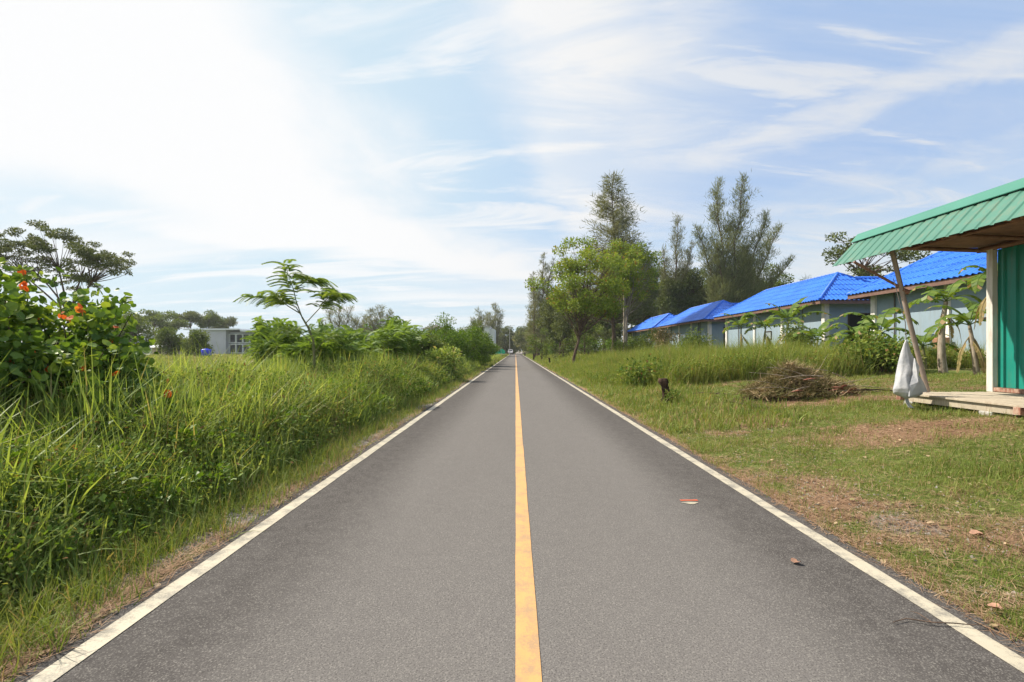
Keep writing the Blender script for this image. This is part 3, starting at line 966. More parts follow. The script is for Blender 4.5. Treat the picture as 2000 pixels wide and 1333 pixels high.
grass('uncut_grass', 170000, (2.9, 17, 14.6, 34), (0.35, 0.98), (0.006, 0.014), M['f_ochre'], 'tall ochre green uncut grass in front of the blue roofed houses', 'tall grass', dens=band, lean=0.75, probs=[.30, .36, .24, .10], grow=0.02, hfun=h_band, tufts=11000, tr=0.16)
undergrowth('scrub', 60000, (3.2, 16, 14.8, 28), M['f_under'], 'dark leafy scrub at the foot of the uncut grass on the right lot', 'scrub', 0.60, (0.06, 0.11), dens=band, grow=0.0, hf=h_band)
grass('meadow_grass', 80000, (2.5, 26, 24, 175), (0.22, 0.6), (0.03, 0.05), M['f_ochre'], 'yellow green meadow grass beside the far stretch of road at right', 'meadow', dens=lambda x, y: ss(x, 2.5, 2.9) * (1 - ss(x, 14, 22)), lean=0.5, grow=0.006, tufts=9000, tr=0.5, hfun=lambda x, y: 0.35 + 0.75 * ss(x, 2.8, 5.5))
grass('verge_tufts', 26000, (2.42, 5.2, 8, 60), (0.08, 0.26), (0.008, 0.016), M['f_lawn'], 'short fringe of grass beside the right white line', 'grass', dens=lambda x, y: 0.9 * ss(x, 2.45, 2.7), lean=0.6, grow=0.03, tufts=3600, tr=0.12)
grass('far_verge_grass', 16000, (-3.4, -2.12, 40, 175), (0.1, 0.35), (0.03, 0.05), M['f_lawn'], 'short grass beside the far left edge of the road', 'grass', lean=0.6, grow=0.004, tufts=2500, tr=0.2)


# ------------------------------------------------------------------ trees
def limb_pts(a, b, sag=0.15, n=5, g=None):
    a = np.array(a, float); b = np.array(b, float)
    g = g or rng
    L = np.linalg.norm(b - a)
    mid = (a + b) / 2 + np.array([0, 0, -sag * L]) + g.normal(size=3) * 0.06 * L
    ts = np.linspace(0, 1, n)
    return [tuple((1 - t) ** 2 * a + 2 * t * (1 - t) * mid + t * t * b) for t in ts]


def leafy(centres, radii, per, size, flat=0.6, up=0.5, ratio=0.55, g=None, temp=LEAF, hang=0.0):
    """leaves gathered in clumps round the given centres; per = leaves in a clump of radius 1 m"""
    g = g or rng
    out = []
    for c, r in zip(centres, radii):
        k = max(8, int(per * r * r))
        d = unit(g.normal(size=(k, 3)))
        rr = r * g.random(k) ** 0.45
        q = d * rr[:, None]
        q[:, 2] *= flat
        P = np.array(c) + q
        D = unit(d * 0.7 + g.normal(size=(k, 3)) * 0.6 + np.array([0, 0, -hang]))
        ref = g.normal(size=(k, 3)) * 0.55 + np.array([0, 0, up])
        S = size * (0.6 + 0.8 * g.random(k))
        out.append(scatter(temp[0], temp[1], P, D, ref, S, S * ratio))
    return join(out)


def broad_tree(name, loc, H, crown_c, crown_r, K, cl_r, per, size, fm, bm, label, cat='tree', group=None, trunk_r=0.15, seed=1, flat=0.6, fork=0.35, lean=(0, 0), hollow=0.5, trunk_show=True, shape=None, stems=1, ratio=0.55, hang=0.0):
    g = np.random.default_rng(seed)
    root = empty(name, loc, label, cat, group)
    cc = np.array(crown_c, float); cr = np.array(crown_r, float)
    cs, rs = [], []
    while len(cs) < K:
        d = unit(g.normal(size=(1, 3)))[0] * g.random() ** (1 - hollow)
        p = cc + d * cr * (0.82 + 0.3 * g.random())
        if shape is not None and not shape(d, g): continue
        cs.append(p); rs.append(cl_r * (0.55 + 0.85 * g.random()))
    v, f = leafy(cs, rs, per, size, flat=flat, g=g, ratio=ratio, hang=hang)
    np_mesh('crown', v, f, fm, root)
    tr = MB()
    for s in range(stems):
        off = np.array([g.normal() * trunk_r * 2, g.normal() * trunk_r * 2, 0]) if stems > 1 else np.zeros(3)
        fk = np.array([lean[0] * fork + g.normal() * 0.04 * H * 0.3, lean[1] * fork, H * fork]) + off
        top = cc + np.array([0, 0, cr[2] * 0.3]) + off
        p0 = limb_pts(off - [0, 0, 0.2], fk, 0.0, 5, g)
        tr.tube(p0, list(np.linspace(trunk_r * 1.25, trunk_r * 0.85, 5)), 8, cap=False)
        p1 = limb_pts(fk, top, 0.0, 6, g)
        tr.tube(p1, list(np.linspace(trunk_r * 0.85, trunk_r * 0.2, 6)), 7)
        for i, c in enumerate(cs):
            if i % stems != s: continue
            t = 0.05 + 0.75 * g.random() * min(1, max(0.05, (c[2] - fk[2]) / max(0.1, top[2] - fk[2])))
            st = fk * (1 - t) + top * t
            q = limb_pts(st, c, 0.05, 5, g)
            r0 = trunk_r * (0.28 + 0.25 * g.random()) * (1 - 0.5 * t)
            tr.tube(q, list(np.linspace(r0, r0 * 0.25, 5)), 5, cap=False)
            for _ in range(3):
                e = np.array(c) + unit(g.normal(size=(1, 3)))[0] * rs[i] * 0.75 * np.array([1, 1, flat])
                tr.tube(limb_pts(q[3], e, 0.05, 3, g), [r0 * 0.3, r0 * 0.2, r0 * 0.08], 4, cap=False)
    tr.build('trunk', bm, root)
    return root


SPRAY = (np.array([(0, 0, 0), (0.5, 0.03, 0.35), (0, 0.0, 1.0), (-0.5, 0.03, 0.35)]), np.array([(0, 1, 2, 3)]))


def casuarina(name, loc, stems, nb, prof, label, group=None, seed=1, h0=0.12, spray=0.55, sw=0.05, per=26, fm=None, bm=None, trunk_r=0.22, rise=0.7, droop=0.25, cat='casuarina tree', gap=0.0):
    """stems: list of (top x, top y, top z) relative to the base"""
    g = np.random.default_rng(seed)
    root = empty(name, loc, label, cat, group)
    tr = MB()
    P, D, S = [], [], []
    for (tx, ty, H) in stems:
        base = np.array([tx * 0.08, ty * 0.08, -0.2])
        n = 9
        ts = np.linspace(0, 1, n)
        wob = g.normal(size=(n, 2)) * 0.008 * H
        sp = np.stack([base[0] + (tx - base[0]) * ts ** 1.35 + wob[:, 0], base[1] + (ty - base[1]) * ts ** 1.35 + wob[:, 1], H * ts], -1)
        tr.tube([tuple(p) for p in sp], list(trunk_r * (1 - 0.93 * ts) + 0.01), 7)
        for b in range(nb):
            t = h0 + (0.985 - h0) * (b + g.random()) / nb
            L = prof(t) * H * (0.6 + 0.6 * g.random())
            if L <= 0.05: continue
            a = g.random() * 2 * math.pi
            st = np.array([np.interp(t, ts, sp[:, k]) for k in range(3)])
            e0 = rise * (0.5 + 0.7 * g.random())
            d = np.array([math.cos(a), math.sin(a), e0])
            d /= np.linalg.norm(d)
            m = 6
            pts = [st]
            for k in range(m):
                d = d + np.array([0, 0, (0.10 if rise > 0.5 else 0.04)]) + g.normal(size=3) * 0.07
                d /= np.linalg.norm(d)
                pts.append(pts[-1] + d * L / m)
            r0 = 0.010 + 0.013 * L
            tr.tube([tuple(p) for p in pts], list(np.linspace(r0, 0.006, m + 1)), 4, cap=False)
            q = max(4, int(per * L))
            u = 0.18 + 0.85 * g.random(q) ** 0.75
            if gap: u = np.clip(u + 0.05 * np.sin(u * 40), 0, 1)
            pa = np.array(pts)
            uu = np.clip(u, 0, 1) * m
            i0 = np.minimum(uu.astype(int), m - 1)
            pp = pa[i0] + (pa[i0 + 1] - pa[i0]) * (uu - i0)[:, None]
            sd_ = g.normal(size=(q, 3)) * (0.10 + 0.12 * min(L, 3)) * np.array([1, 1, 0.7])
            P.append(pp + sd_)
            D.append(d[None, :] * 0.6 + g.normal(size=(q, 3)) * 0.42 + np.array([0, 0, 0.35 - droop * 2 * g.random()]))
            S.append(spray * (0.5 + 0.9 * g.random(q)))
    P = np.concatenate(P); D = np.concatenate(D); S = np.concatenate(S)
    k = len(P)
    v, f = scatter(*SPRAY, P, D, g.normal(size=(k, 3)), S, sw * (0.6 + 0.8 * g.random(k)))
    np_mesh('crown', v, f, fm or M['f_casu'], root)
    tr.build('trunk', bm or M['bark_brown'], root)
    return root


def cone(a, p=1.0, lo=0.25):
    return lambda t: a * (1 - t) ** p * (0.35 + 0.65 * min(1, t / lo)) + 0.012


# right side: the big casuarinas
Y = 48.0
casuarina('casuarina_tree', (X_at(1196, Y), Y, 0.3), [(0, 0, 18.8)], 210, lambda t: (0.29 * (1 - t) ** 0.85 + 0.014), 'tall conical casuarina rising behind the light green tree', seed=11, rise=0.35, spray=0.55, sw=0.055, per=34, droop=0.5, trunk_r=0.2, h0=0.2, fm=M['f_casu_grey'])
Y = 62.0
casuarina('casuarina_tree', (X_at(1428, Y), Y, 0.9), [(-1.6, 0.5, 22.4), (1.2, -0.5, 22.8), (4.6, 0, 18.0), (-4.2, 0.4, 16.5), (7.2, 1, 16.8), (-2.4, -1.2, 14), (2.6, 1.2, 14), (7.8, -.5, 12.5)], 100,
          lambda t: 0.215 * (1 - t) ** 0.75 + 0.02, 'largest casuarina, many upright stems fanning out behind the blue roofs', seed=12, rise=1.3, spray=0.6, sw=0.05, per=30, droop=0.15, trunk_r=0.2, h0=0.16)
Y = 66.0
casuarina('casuarina_tree', (X_at(1315, Y), Y, 0.8), [(0.6, 0, 19.0), (-1.4, 0, 14.5), (2.8, 0.3, 15.5)], 80, lambda t: 0.16 * (1 - t) ** 0.75 + 0.018, 'slim upright casuarina left of the largest fanning one', seed=13, rise=1.2, spray=0.6, sw=0.05, per=30, droop=0.15, trunk_r=0.18, h0=0.14, fm=M['f_casu_grey'])
Y = 95.0
casuarina('casuarina_tree', (X_at(1048, Y), Y, 0.2), [(1.6, 0, 20.6), (-0.6, 0, 16.5), (3.4, 1, 19.5)], 60, lambda t: 0.15 * (1 - t) ** 0.8 + 0.012, 'sparse casuarina leaning over the right edge of the far road', seed=14, rise=0.8, spray=0.7, sw=0.07, per=36, droop=0.3, trunk_r=0.28, h0=0.1, fm=M['f_casu_grey'])
Y = 84.0
casuarina('casuarina_tree', (X_at(1030, Y) + 1.4, Y, 0.2), [(-0.4, 0, 11.5)], 60, lambda t: 0.16 * (1 - t) ** 0.7 + 0.012, 'small thin casuarina nearest the right edge of the far road', seed=15, rise=0.4, spray=0.6, sw=0.07, per=26, droop=0.5, trunk_r=0.14, h0=0.08, fm=M['f_casu_grey'])
Y = 80.0
casuarina('casuarina_tree', (X_at(1262, Y), Y, 0.5), [(0, 0, 15.5), (1.8, 0, 13.5)], 60, lambda t: 0.16 * (1 - t) ** 0.6 + 0.012, 'low casuarina between the light green tree and the slim upright one', seed=16, rise=0.7, spray=0.6, sw=0.06, per=20, droop=0.4, trunk_r=0.2, h0=0.1)

# light green roadside tree with a leaning forked trunk
def not_low(d, g):
    a = math.atan2(d[2], d[0])
    return d[2] > -0.75 and vnoise(np.array([a * 2.1 + 12]), np.array([d[1] * 2 + 3]), 8)[0] > 0.36


Y = 38.0
gt = broad_tree('broadleaf_tree', (X_at(1118, Y), Y, 0.2), 10, (1.15, 0, 6.55), (3.75, 3.0, 3.3), 66, 0.80, 380, 0.18, M['f_bright'], M['bark_brown'], 'light green leafy tree with a forked leaning trunk beside the road', seed=21, trunk_r=0.11, fork=0.16, lean=(2.2, 0), shape=not_low, flat=0.5, hollow=0.72)
Y = 44.0
broad_tree('broadleaf_tree', (X_at(1226, Y), Y, 0.4), 9, (-0.2, 0, 7.9), (3.1, 2.6, 3.2), 46, 0.75, 330, 0.20, M['f_bright'], M['bark_grey'], 'olive green tree right of the conical casuarina', seed=22, trunk_r=0.12, fork=0.4, flat=0.6)
# background belt of dark trees on the right
back = [(1095, 78, 11.0, 3.6, 'f_dark', 'dark bushy tree low behind the forked light green tree'),
        (1150, 70, 11.0, 3.8, 'f_dark', 'dense dark tree behind the forked trunk'),
        (1205, 74, 13.5, 3.6, 'f_dark', 'dark tree at the foot of the conical casuarina'),
        (1262, 78, 15.0, 4.0, 'f_mid', 'green tree standing above the farthest blue roof'),
        (1318, 80, 14.0, 4.6, 'f_dark', 'dark tree under the slim upright casuarina'),
        (1375, 74, 12.8, 4.2, 'f_mid', 'olive tree between the slim and the largest casuarina'),
        (1440, 78, 13.0, 4.4, 'f_dark', 'dark tree at the foot of the largest casuarina'),
        (1272, 84, 14.5, 3.6, 'f_mid', 'airy olive tree seen just right of the straight wooden pole, over the farthest roof'),
        (1335, 66, 12.5, 3.0, 'f_dark', 'dark tree between the two middle blue roofs and the slim casuarina'),
        (1500, 70, 12.2, 4.6, 'f_mid', 'rounded green tree right of the largest casuarina, above the middle roof')]
for i, (px, Y, H, r, fm, lb) in enumerate(back):
    broad_tree('background_tree', (X_at(px, Y), Y, 0.6), H, (0, 0, H * 0.56), (r * 1.2, r * 0.8, H * 0.46), 74, 1.2, 190, 0.32, M[fm], M['bark_brown'], lb, group='belt of trees behind the houses', seed=40 + i, trunk_r=0.2, fork=0.25, flat=0.7, hollow=0.45)
Y = 60.0
casuarina('casuarina_tree', (X_at(1552, Y), Y, 0.9), [(1.6, 0, 9.6), (-1.0, 0.4, 8.4)], 60, lambda t: 0.2 * (1 - t) ** 0.6 + 0.012, 'low drooping casuarina right of the rounded tree, above the middle roof', seed=17, rise=0.5, spray=0.6, sw=0.06, per=30, droop=0.4, trunk_r=0.16, h0=0.1)
# open-crowned dark tree behind the green canopy
Y = 44.0
broad_tree('open_crown_tree', (X_at(1668, Y), Y, 0.9), 12, (1.6, 0, 8.4), (4.6, 3, 3.5), 40, 0.85, 190, 0.24, M['f_dark'], M['bark_brown'], 'dark open crowned tree behind the green canopy roof', seed=60, trunk_r=0.16, fork=0.5, flat=0.45, hollow=0.7)

# road-end trees
ends = [(1040, 150, 9, 4.5, 'f_dark', 'dark green tree closing the right end of the road'),
        (1062, 120, 9.5, 4.6, 'f_mid', 'tree right of the road between the sparse casuarina and the meadow'),
        (1022, 190, 10, 5.5, 'f_dark', 'far tree standing straight beyond the end of the road'),
        (1003, 205, 11, 6.0, 'f_mid', 'far tree just right of the thin lamp post'),
        (984, 185, 10, 5.0, 'f_dark', 'far tree behind the white car'),
        (1085, 105, 8, 4.0, 'f_mid', 'bushy tree at the right meadow edge near the small dark posts')]
for i, (px, Y, H, r, fm, lb) in enumerate(ends):
    broad_tree('roadside_tree', (X_at(px, Y), Y, 0.1), H, (0, 0, H * 0.52), (r, r, H * 0.46), 40, 1.5, 110, 0.5, M[fm], M['bark_brown'], lb, group='trees closing the end of the road', seed=70 + i, trunk_r=0.2, fork=0.2, flat=0.7, hollow=0.5)
for i, (px, Y, H, lb) in enumerate([(968, 165, 17.0, 'grey rounded casuarina left of the lamp post, behind the white house'), (935, 175, 16.0, 'thin pale casuarina behind the white house roof'), (952, 150, 12.5, 'short grey casuarina between house and lamp post')]):
    casuarina('far_casuarina', (X_at(px, Y), Y, 0.2), [(0, 0, H), (2, 0, H * 0.86), (-2.4, 0, H * 0.8)], 50, lambda t: 0.17 * (1 - t) ** 0.4 + 0.02, lb, 'far casuarinas left of the road', seed=80 + i, rise=0.9, spray=1.0, sw=0.12, per=14, droop=0.2, trunk_r=0.25, fm=M['f_casu_grey'])
for i, (px, Y, H, sx, lb) in enumerate([(662, 105, 11.6, 1.0, 'open grey tree directly behind the feathery sapling'), (742, 115, 11.6, 1.0, 'wide rounded casuarina on the horizon right of the sapling'), (712, 118, 9.5, 1.0, 'lower left flank casuarina beside the wide rounded one')]):
    casuarina('horizon_casuarina', (X_at(px, Y), Y, 0.2), [(0, 0, H), (2.6, 0, H * 0.9), (-2.6, 0, H * 0.92), (4.4, 0, H * 0.7), (-4.2, 0, H * 0.66)], 46, lambda t: 0.2 * (1 - t) ** 0.35 + 0.02, lb, 'casuarinas on the horizon behind the field', seed=90 + i, rise=0.9, spray=0.8, sw=0.09, per=18 if i else 11, droop=0.2, trunk_r=0.2, fm=M['f_casu_grey'])

# far treeline low on the horizon (one mass far away)
g = np.random.default_rng(5)
cs, rs = [], []
for k in range(420):
    px = g.uniform(60, 1010); Yk = g.uniform(190, 260)
    h = 3.5 + 3.5 * vnoise(np.array([px / 45.0]), np.array([0.3]), 4)[0] * 1.6
    cs.append((X_at(px, Yk), Yk, g.uniform(0.5, h))); rs.append(g.uniform(2.0, 3.4))
for k in range(260):
    px = g.uniform(1010, 2100); Yk = g.uniform(150, 200)
    cs.append((X_at(px, Yk), Yk, g.uniform(0.5, 8))); rs.append(g.uniform(2.0, 3.4))
v, f = leafy(cs, rs, 26, 0.9, flat=0.8, g=g)
tag(np_mesh('distant_woodland', v, f, M['f_casu_grey']), 'far off line of woodland along the horizon', 'woodland', kind='stuff')

# left: far umbrella-shaped tree
Y = 42.0
g = np.random.default_rng(101)
root = empty('umbrella_tree', (X_at(132, Y), Y, 0.2), 'tall open umbrella shaped tree behind the shrub at far left', 'tree')
tiers = [(18, 478, 1.0), (60, 462, 1.1), (110, 452, 1.3), (85, 480, 1.1), (140, 470, 1.2), (170, 490, 1.1), (200, 498, 1.3), (225, 517, 1.2), (240, 527, 0.8), (205, 520, 1.1), (165, 515, 1.1), (120, 500, 1.1),
         (60, 500, 1.1), (20, 505, 1.1), (40, 520, .9), (185, 545, 0.9), (150, 535, 0.9), (100, 525, 0.9), (140, 560, .7), (85, 545, .8), (-20, 490, 1.2), (170, 550, .7), (10, 480, 1.0), (45, 470, 1), (230, 500, .7)]
cs, rs = [], []
bx_, bz_ = X_at(132, Y), 0.2
for px, py, r in tiers:
    for q in range(5):
        Yq = Y + g.normal() * 1.2
        cs.append((X_at(px + g.normal() * 9, Y) - bx_, Yq - Y, Z_at(py + g.normal() * 6, Y) - bz_)); rs.append(r * (0.28 + 0.35 * g.random()))
v, f = leafy(cs, rs, 620, 0.17, flat=0.36, g=g, ratio=0.5)
np_mesh('crown', v, f, M['f_dark'], root)
tr = MB()
fk = np.array([0.2, 0, 4.2])
tr.tube(limb_pts((0, 0, -.2), fk, 0, 5, g), [.24, .21, .19, .17, .15], 8)
mains = [np.array(((px - 132) / F * Y, 0, Z_at(py, Y) - .4)) for px, py in [(60, 520), (110, 500), (165, 520), (190, 530), (30, 520)]]
for mm in mains: tr.tube(limb_pts(fk, mm, 0.02, 6, g), list(np.linspace(.10, .045, 6)), 6, cap=False)
for c in cs:
    c = np.array(c); j = int(np.argmin([np.linalg.norm(c - mm) for mm in mains]))
    tr.tube(limb_pts(mains[j] * .8 + fk * .2, c, 0.03, 5, g), [.045, .035, .025, .018, .01], 4, cap=False)
tr.build('trunk', M['bark_brown'], root)

# left middle distance trees by the grey building
lt = [(262, 72, 7.2, 2.9, 'f_mid', 'dark round tree right behind the leafy shrub'),
      (340, 66, 4.6, 2.0, 'f_mid', 'small bushy tree left of the grey building'),
      (388, 64, 3.8, 1.5, 'f_mid', 'small dark bush tree in front of the grey building wall'),
      (228, 82, 6.6, 2.6, 'f_dark', 'leftmost dark tree of the clump beside the shrub')]
for i, (px, Y, H, r, fm, lb) in enumerate(lt):
    broad_tree('field_tree', (X_at(px, Y), Y, 0.2), H, (0, 0, H * 0.55), (r, r, H * 0.42), 30, 0.85, 260, 0.24, M[fm], M['bark_brown'], lb, group='trees across the field', seed=110 + i, trunk_r=0.15, fork=0.2, flat=0.75)
for i, (px, Y, H, r, lb) in enumerate([(300, 120, 12.0, 5.5, 'tall flat topped tree behind the clump across the field'), (372, 130, 11.8, 4.5, 'flat topped tree behind the left end of the grey building'), (408, 135, 12.0, 4.0, 'middle flat topped tree behind the grey building'), (438, 140, 11.0, 4.6, 'right flat topped tree above the grey building roof'), (330, 125, 9.5, 4, 'lower green tree left of the grey building roof'), (245, 118, 11.0, 4.5, 'flat topped tree showing over the leafy shrub')]):
    broad_tree('flat_topped_tree', (X_at(px, Y), Y, 0.2), H, (0, 0, H * 0.8), (r, r * .8, H * 0.17), 22, 1.3, 110, 0.40, M['f_dark' if i % 2 else 'f_mid'], M['bark_brown'], lb, group='flat topped trees across the field', seed=120 + i, trunk_r=0.2, fork=0.5, flat=0.45, hollow=0.6)


# ------------------------------------------------------------------ left roadside shrubs
def frond_shrub(name, loc, H, r, nf, L, mt, label, group=None, seed=1, cat='shrub', temp=FROND, stems=6):
    g = np.random.default_rng(seed)
    root = empty(name, loc, label, cat, group)
    tr = MB()
    tips = []
    for s in range(stems):
        a = g.random() * 6.28; rr = r * (0.3 + 0.7 * g.random())
        e = np.array([math.cos(a) * rr, math.sin(a) * rr, H * (0.6 + 0.4 * g.random()) * (1 - 0.35 * (rr / r) ** 2)])
        pts = limb_pts((g.normal() * .1, g.normal() * .1, -.1), e, -0.12, 7, g)
        tr.tube(pts, list(np.linspace(0.03, 0.008, 7)), 5, cap=False)
        tips.append(np.array(pts))
    tr.build('stems', M['bark_green'], root)
    P, D = [], []
    for k in range(nf):
        p = tips[g.integers(0, stems)]
        t = (0.15 + 0.85 * g.random() ** 0.6) * 6
        i0 = min(int(t), 5)
        q = p[i0] + (p[i0 + 1] - p[i0]) * (t - i0)
        P.append(q + g.normal(size=3) * np.array([.28, .28, .12]) * r * 0.6)
        o = q - np.array([0, 0, H * .35]); o[2] *= .5
        D.append(unit((unit(o[None])[0] + g.normal(size=3) * 0.6 + np.array([0, 0, .25]))[None])[0])
    P = np.array(P); D = np.array(D)
    v, f = scatter(temp[0], temp[1], P, D, np.array([[0, 0, 1.0]]) + g.normal(size=(nf, 3)) * 0.25, L * (0.6 + 0.7 * g.random(nf)), L * (0.6 + 0.7 * g.random(nf)))
    np_mesh('foliage', v, f, mt, root)
    return root


feathers = [(560, 19, 2.6, 1.25, 900, 'bright feathery shrub right of the grey building'),
            (580, 17, 2.2, 1.2, 700, 'feathery shrub left of the sapling trunk'),
            (640, 15.5, 2.0, 1.3, 800, 'feathery shrub round the foot of the sapling'),
            (705, 18, 2.4, 1.6, 1000, 'broad feathery shrub right of the sapling'),
            (760, 22, 2.7, 1.7, 900, 'feathery shrub between the sapling and the leafy bushes'),
            (792, 26, 3.4, 1.5, 800, 'taller feathery shrub with a pointed top before the leafy bushes'),
            (600, 22, 2.4, 1.6, 700, 'feathery shrub farther back behind the sapling')]
for i, (px, Y, H, r, nf, lb) in enumerate(feathers):
    x = X_at(px, Y)
    frond_shrub('feathery_shrub', (x, Y, gz(x, Y)), H, r, nf, 0.42, M['f_feather'], lb, 'feathery shrubs along the left bank', seed=140 + i)

# leafy bushes on the left edge of the road
bush = [(820, 27, 2.6, 1.4, 'f_mid', 'leafy bush with dark shaded base left of the tallest roadside bush'),
        (868, 33, 3.6, 1.6, 'f_bush', 'tallest bright green leafy bush on the left roadside'),
        (900, 37, 3.3, 1.7, 'f_bush', 'bright green bush just right of the tallest one'),
        (918, 44, 4.3, 1.5, 'f_mid', 'upright darker bush in front of the white house'),
        (925, 42, 2.9, 1.7, 'f_bush', 'yellow green bush below the white house'),
        (938, 50, 3.0, 1.7, 'f_bush', 'bush nearest the road with branches over the verge'),
        (946, 60, 3.2, 1.6, 'f_bush', 'dark based bush last before the green net fence'),
        (870, 42, 3.9, 1.7, 'f_mid', 'bush farther back behind the tallest roadside bush'),
        (855, 22, 1.5, 0.9, 'f_tall', 'low yellow green grassy bush before the leafy bushes')]
for i, (px, Y, H, r, fm, lb) in enumerate(bush):
    x = X_at(px, Y)
    broad_tree('leafy_bush', (x, Y, gz(x, Y)), H, (0, 0, H * 0.5), (r, r, H * 0.5), 34, 0.55, 560, 0.13, M[fm], M['bark_brown'], lb, 'bush', 'leafy bushes on the left roadside', seed=160 + i, trunk_r=0.06, fork=0.12, flat=0.75, stems=3, ratio=0.6)

# young feathery sapling
Y = 13.0
sx_, sz_ = X_at(613, Y), gz(X_at(613, Y), Y)
g = np.random.default_rng(77)
root = empty('sapling', (sx_, Y, sz_), 'slender young tree with drooping feathery leaves standing over the left grass', 'young tree')
def L_(px, py, dy=0.0): return np.array([X_at(px, Y) - sx_, dy, Z_at(py, Y) - sz_])
tr = MB()
trunk = [L_(613, 745), L_(614, 700), L_(612, 665), L_(603, 642), L_(590, 620)]
tr.tube([tuple(p) for p in trunk], [.04, .036, .032, .028, .022], 7)
arms = [[L_(594, 626), L_(578, 600), L_(560, 594, .1), L_(540, 585, .2), L_(510, 580, .3), L_(480, 577, .3)],
        [L_(590, 620), L_(582, 590, -.1), L_(576, 565, -.1), L_(570, 545, -.15), L_(565, 520, -.2)],
        [L_(585, 612), L_(570, 600, -.2), L_(562, 592, -.3), L_(552, 575, -.4)],
        [L_(597, 632), L_(612, 612, .1), L_(625, 598, .1), L_(640, 580, .2), L_(665, 573, .2)],
        [L_(625, 598), L_(640, 590, -.2), L_(655, 580, -.3), L_(672, 578, -.3)],
        [L_(576, 565), L_(590, 552, .1), L_(600, 548, .2), L_(612, 545, .3)],
        [L_(614, 675), L_(590, 655, .1), L_(570, 645, .1), L_(550, 640, .3)],
        [L_(613, 690), L_(640, 665, -.2), L_(665, 655, -.2)]]
P, D = [], []
for ai, arm in enumerate(arms):
    tr.tube([tuple(p) for p in arm], list(np.linspace(.016, .006, len(arm))), 5, cap=False)
    A_ = np.array(arm)
    k = 32 if ai < 6 else 14
    for j in range(k):
        t = (0.42 + 0.58 * (j / (k - 1))) * (len(arm) - 1)
        i0 = min(int(t), len(arm) - 2)
        q = A_[i0] + (A_[i0 + 1] - A_[i0]) * (t - i0)
        a = j * 2.4 + g.random()
        d = unit((A_[i0 + 1] - A_[i0])[None])[0] * 0.55 + np.array([math.cos(a), math.sin(a), 0.75])
        P.append(q); D.append(d)
P = np.array(P); D = np.array(D); k = len(P)
v, f = scatter(FROND2[0], FROND2[1], P, D, np.array([[0, 0, 1.0]]) + g.normal(size=(k, 3)) * .1, 0.40 * (0.6 + .6 * g.random(k)), 0.40 * (.8 + .4 * g.random(k)))
np_mesh('foliage', v, f, M['f_sapling'], root)
tr.build('trunk', M['bark_green'], root)

# round-leaved shrub at far left, close to the camera
Y = 5.4
g = np.random.default_rng(88)
bx, bz = -5.6, gz(-5.6, Y)
bx = -5.75; root = empty('round_leaved_shrub', (bx, Y, bz), 'big shrub with round green leaves and a few orange ones at far left', 'shrub')
tr = MB()
cs, rs, tw = [], [], []
for k in range(150):
    while True:
        d = g.normal(size=3); d /= np.linalg.norm(d)
        p = d * g.random() ** 0.35 * np.array([1.75, 1.2, 1.32]) + np.array([-0.1, 0.0, 1.42])
        if p[2] > 0.25: break
    # silhouette slopes down to the right as in the photo
    if p[2] > 2.78 - 0.95 * max(0, p[0] + 0.5): p[2] = 2.78 - 0.95 * max(0, p[0] + 0.5) - 0.5 * g.random()
    p = p * np.array([1, 1, 1]) * (0.86 + 0.26 * vnoise(np.array([math.atan2(p[2] - 1.3, p[0]) * 1.6 + 9]), np.array([p[1] * 1.5 + 5]), 3)[0]); cs.append(p); rs.append(0.15 + 0.15 * g.random())
for k in range(46):
    c0 = cs[k]; d = c0 - np.array([0, 0, 1.1]); d /= np.linalg.norm(d) + .01
    cs.append(c0 + d * (.25 + .25 * g.random())); rs.append(.11)
hubs = [np.array([math.cos(a) * .65, math.sin(a) * .5, .65]) for a in np.linspace(0, 6.28, 8)[:-1]]
for h in hubs: tr.tube(limb_pts((g.normal() * .08, g.normal() * .08, -.1), h, -.05, 5, g), [.035, .03, .027, .023, .02], 6, cap=False)
for c in cs:
    j = int(np.argmin([np.linalg.norm(c - h) for h in hubs]))
    tr.tube(limb_pts(hubs[j], c, -.05, 5, g), [.016, .013, .010, .008, .005], 4, cap=False)
v, f = leafy(cs, rs, 1050, 0.070, flat=0.9, up=0.7, ratio=1.05, g=g, temp=RLEAF, hang=0.35)
np_mesh('foliage', v, f, M['f_round'], root)
oc = [((px - CX) / F * 4.75 - bx, 4.75 - Y + g.normal() * .1, HC - (py - CY) / F * 4.75 - bz) for px, py in ((178, 606), (174, 618), (45, 558), (6, 712))]
v, f = leafy(oc, [.045, .045, .02, .02], 2600, 0.046, flat=0.9, up=0.5, ratio=1.0, g=g, temp=RLEAF, hang=0.4)
np_mesh('red_leaves', v, f, M['f_redleaf'], root)
tr.build('stems', M['bark_brown'], root)

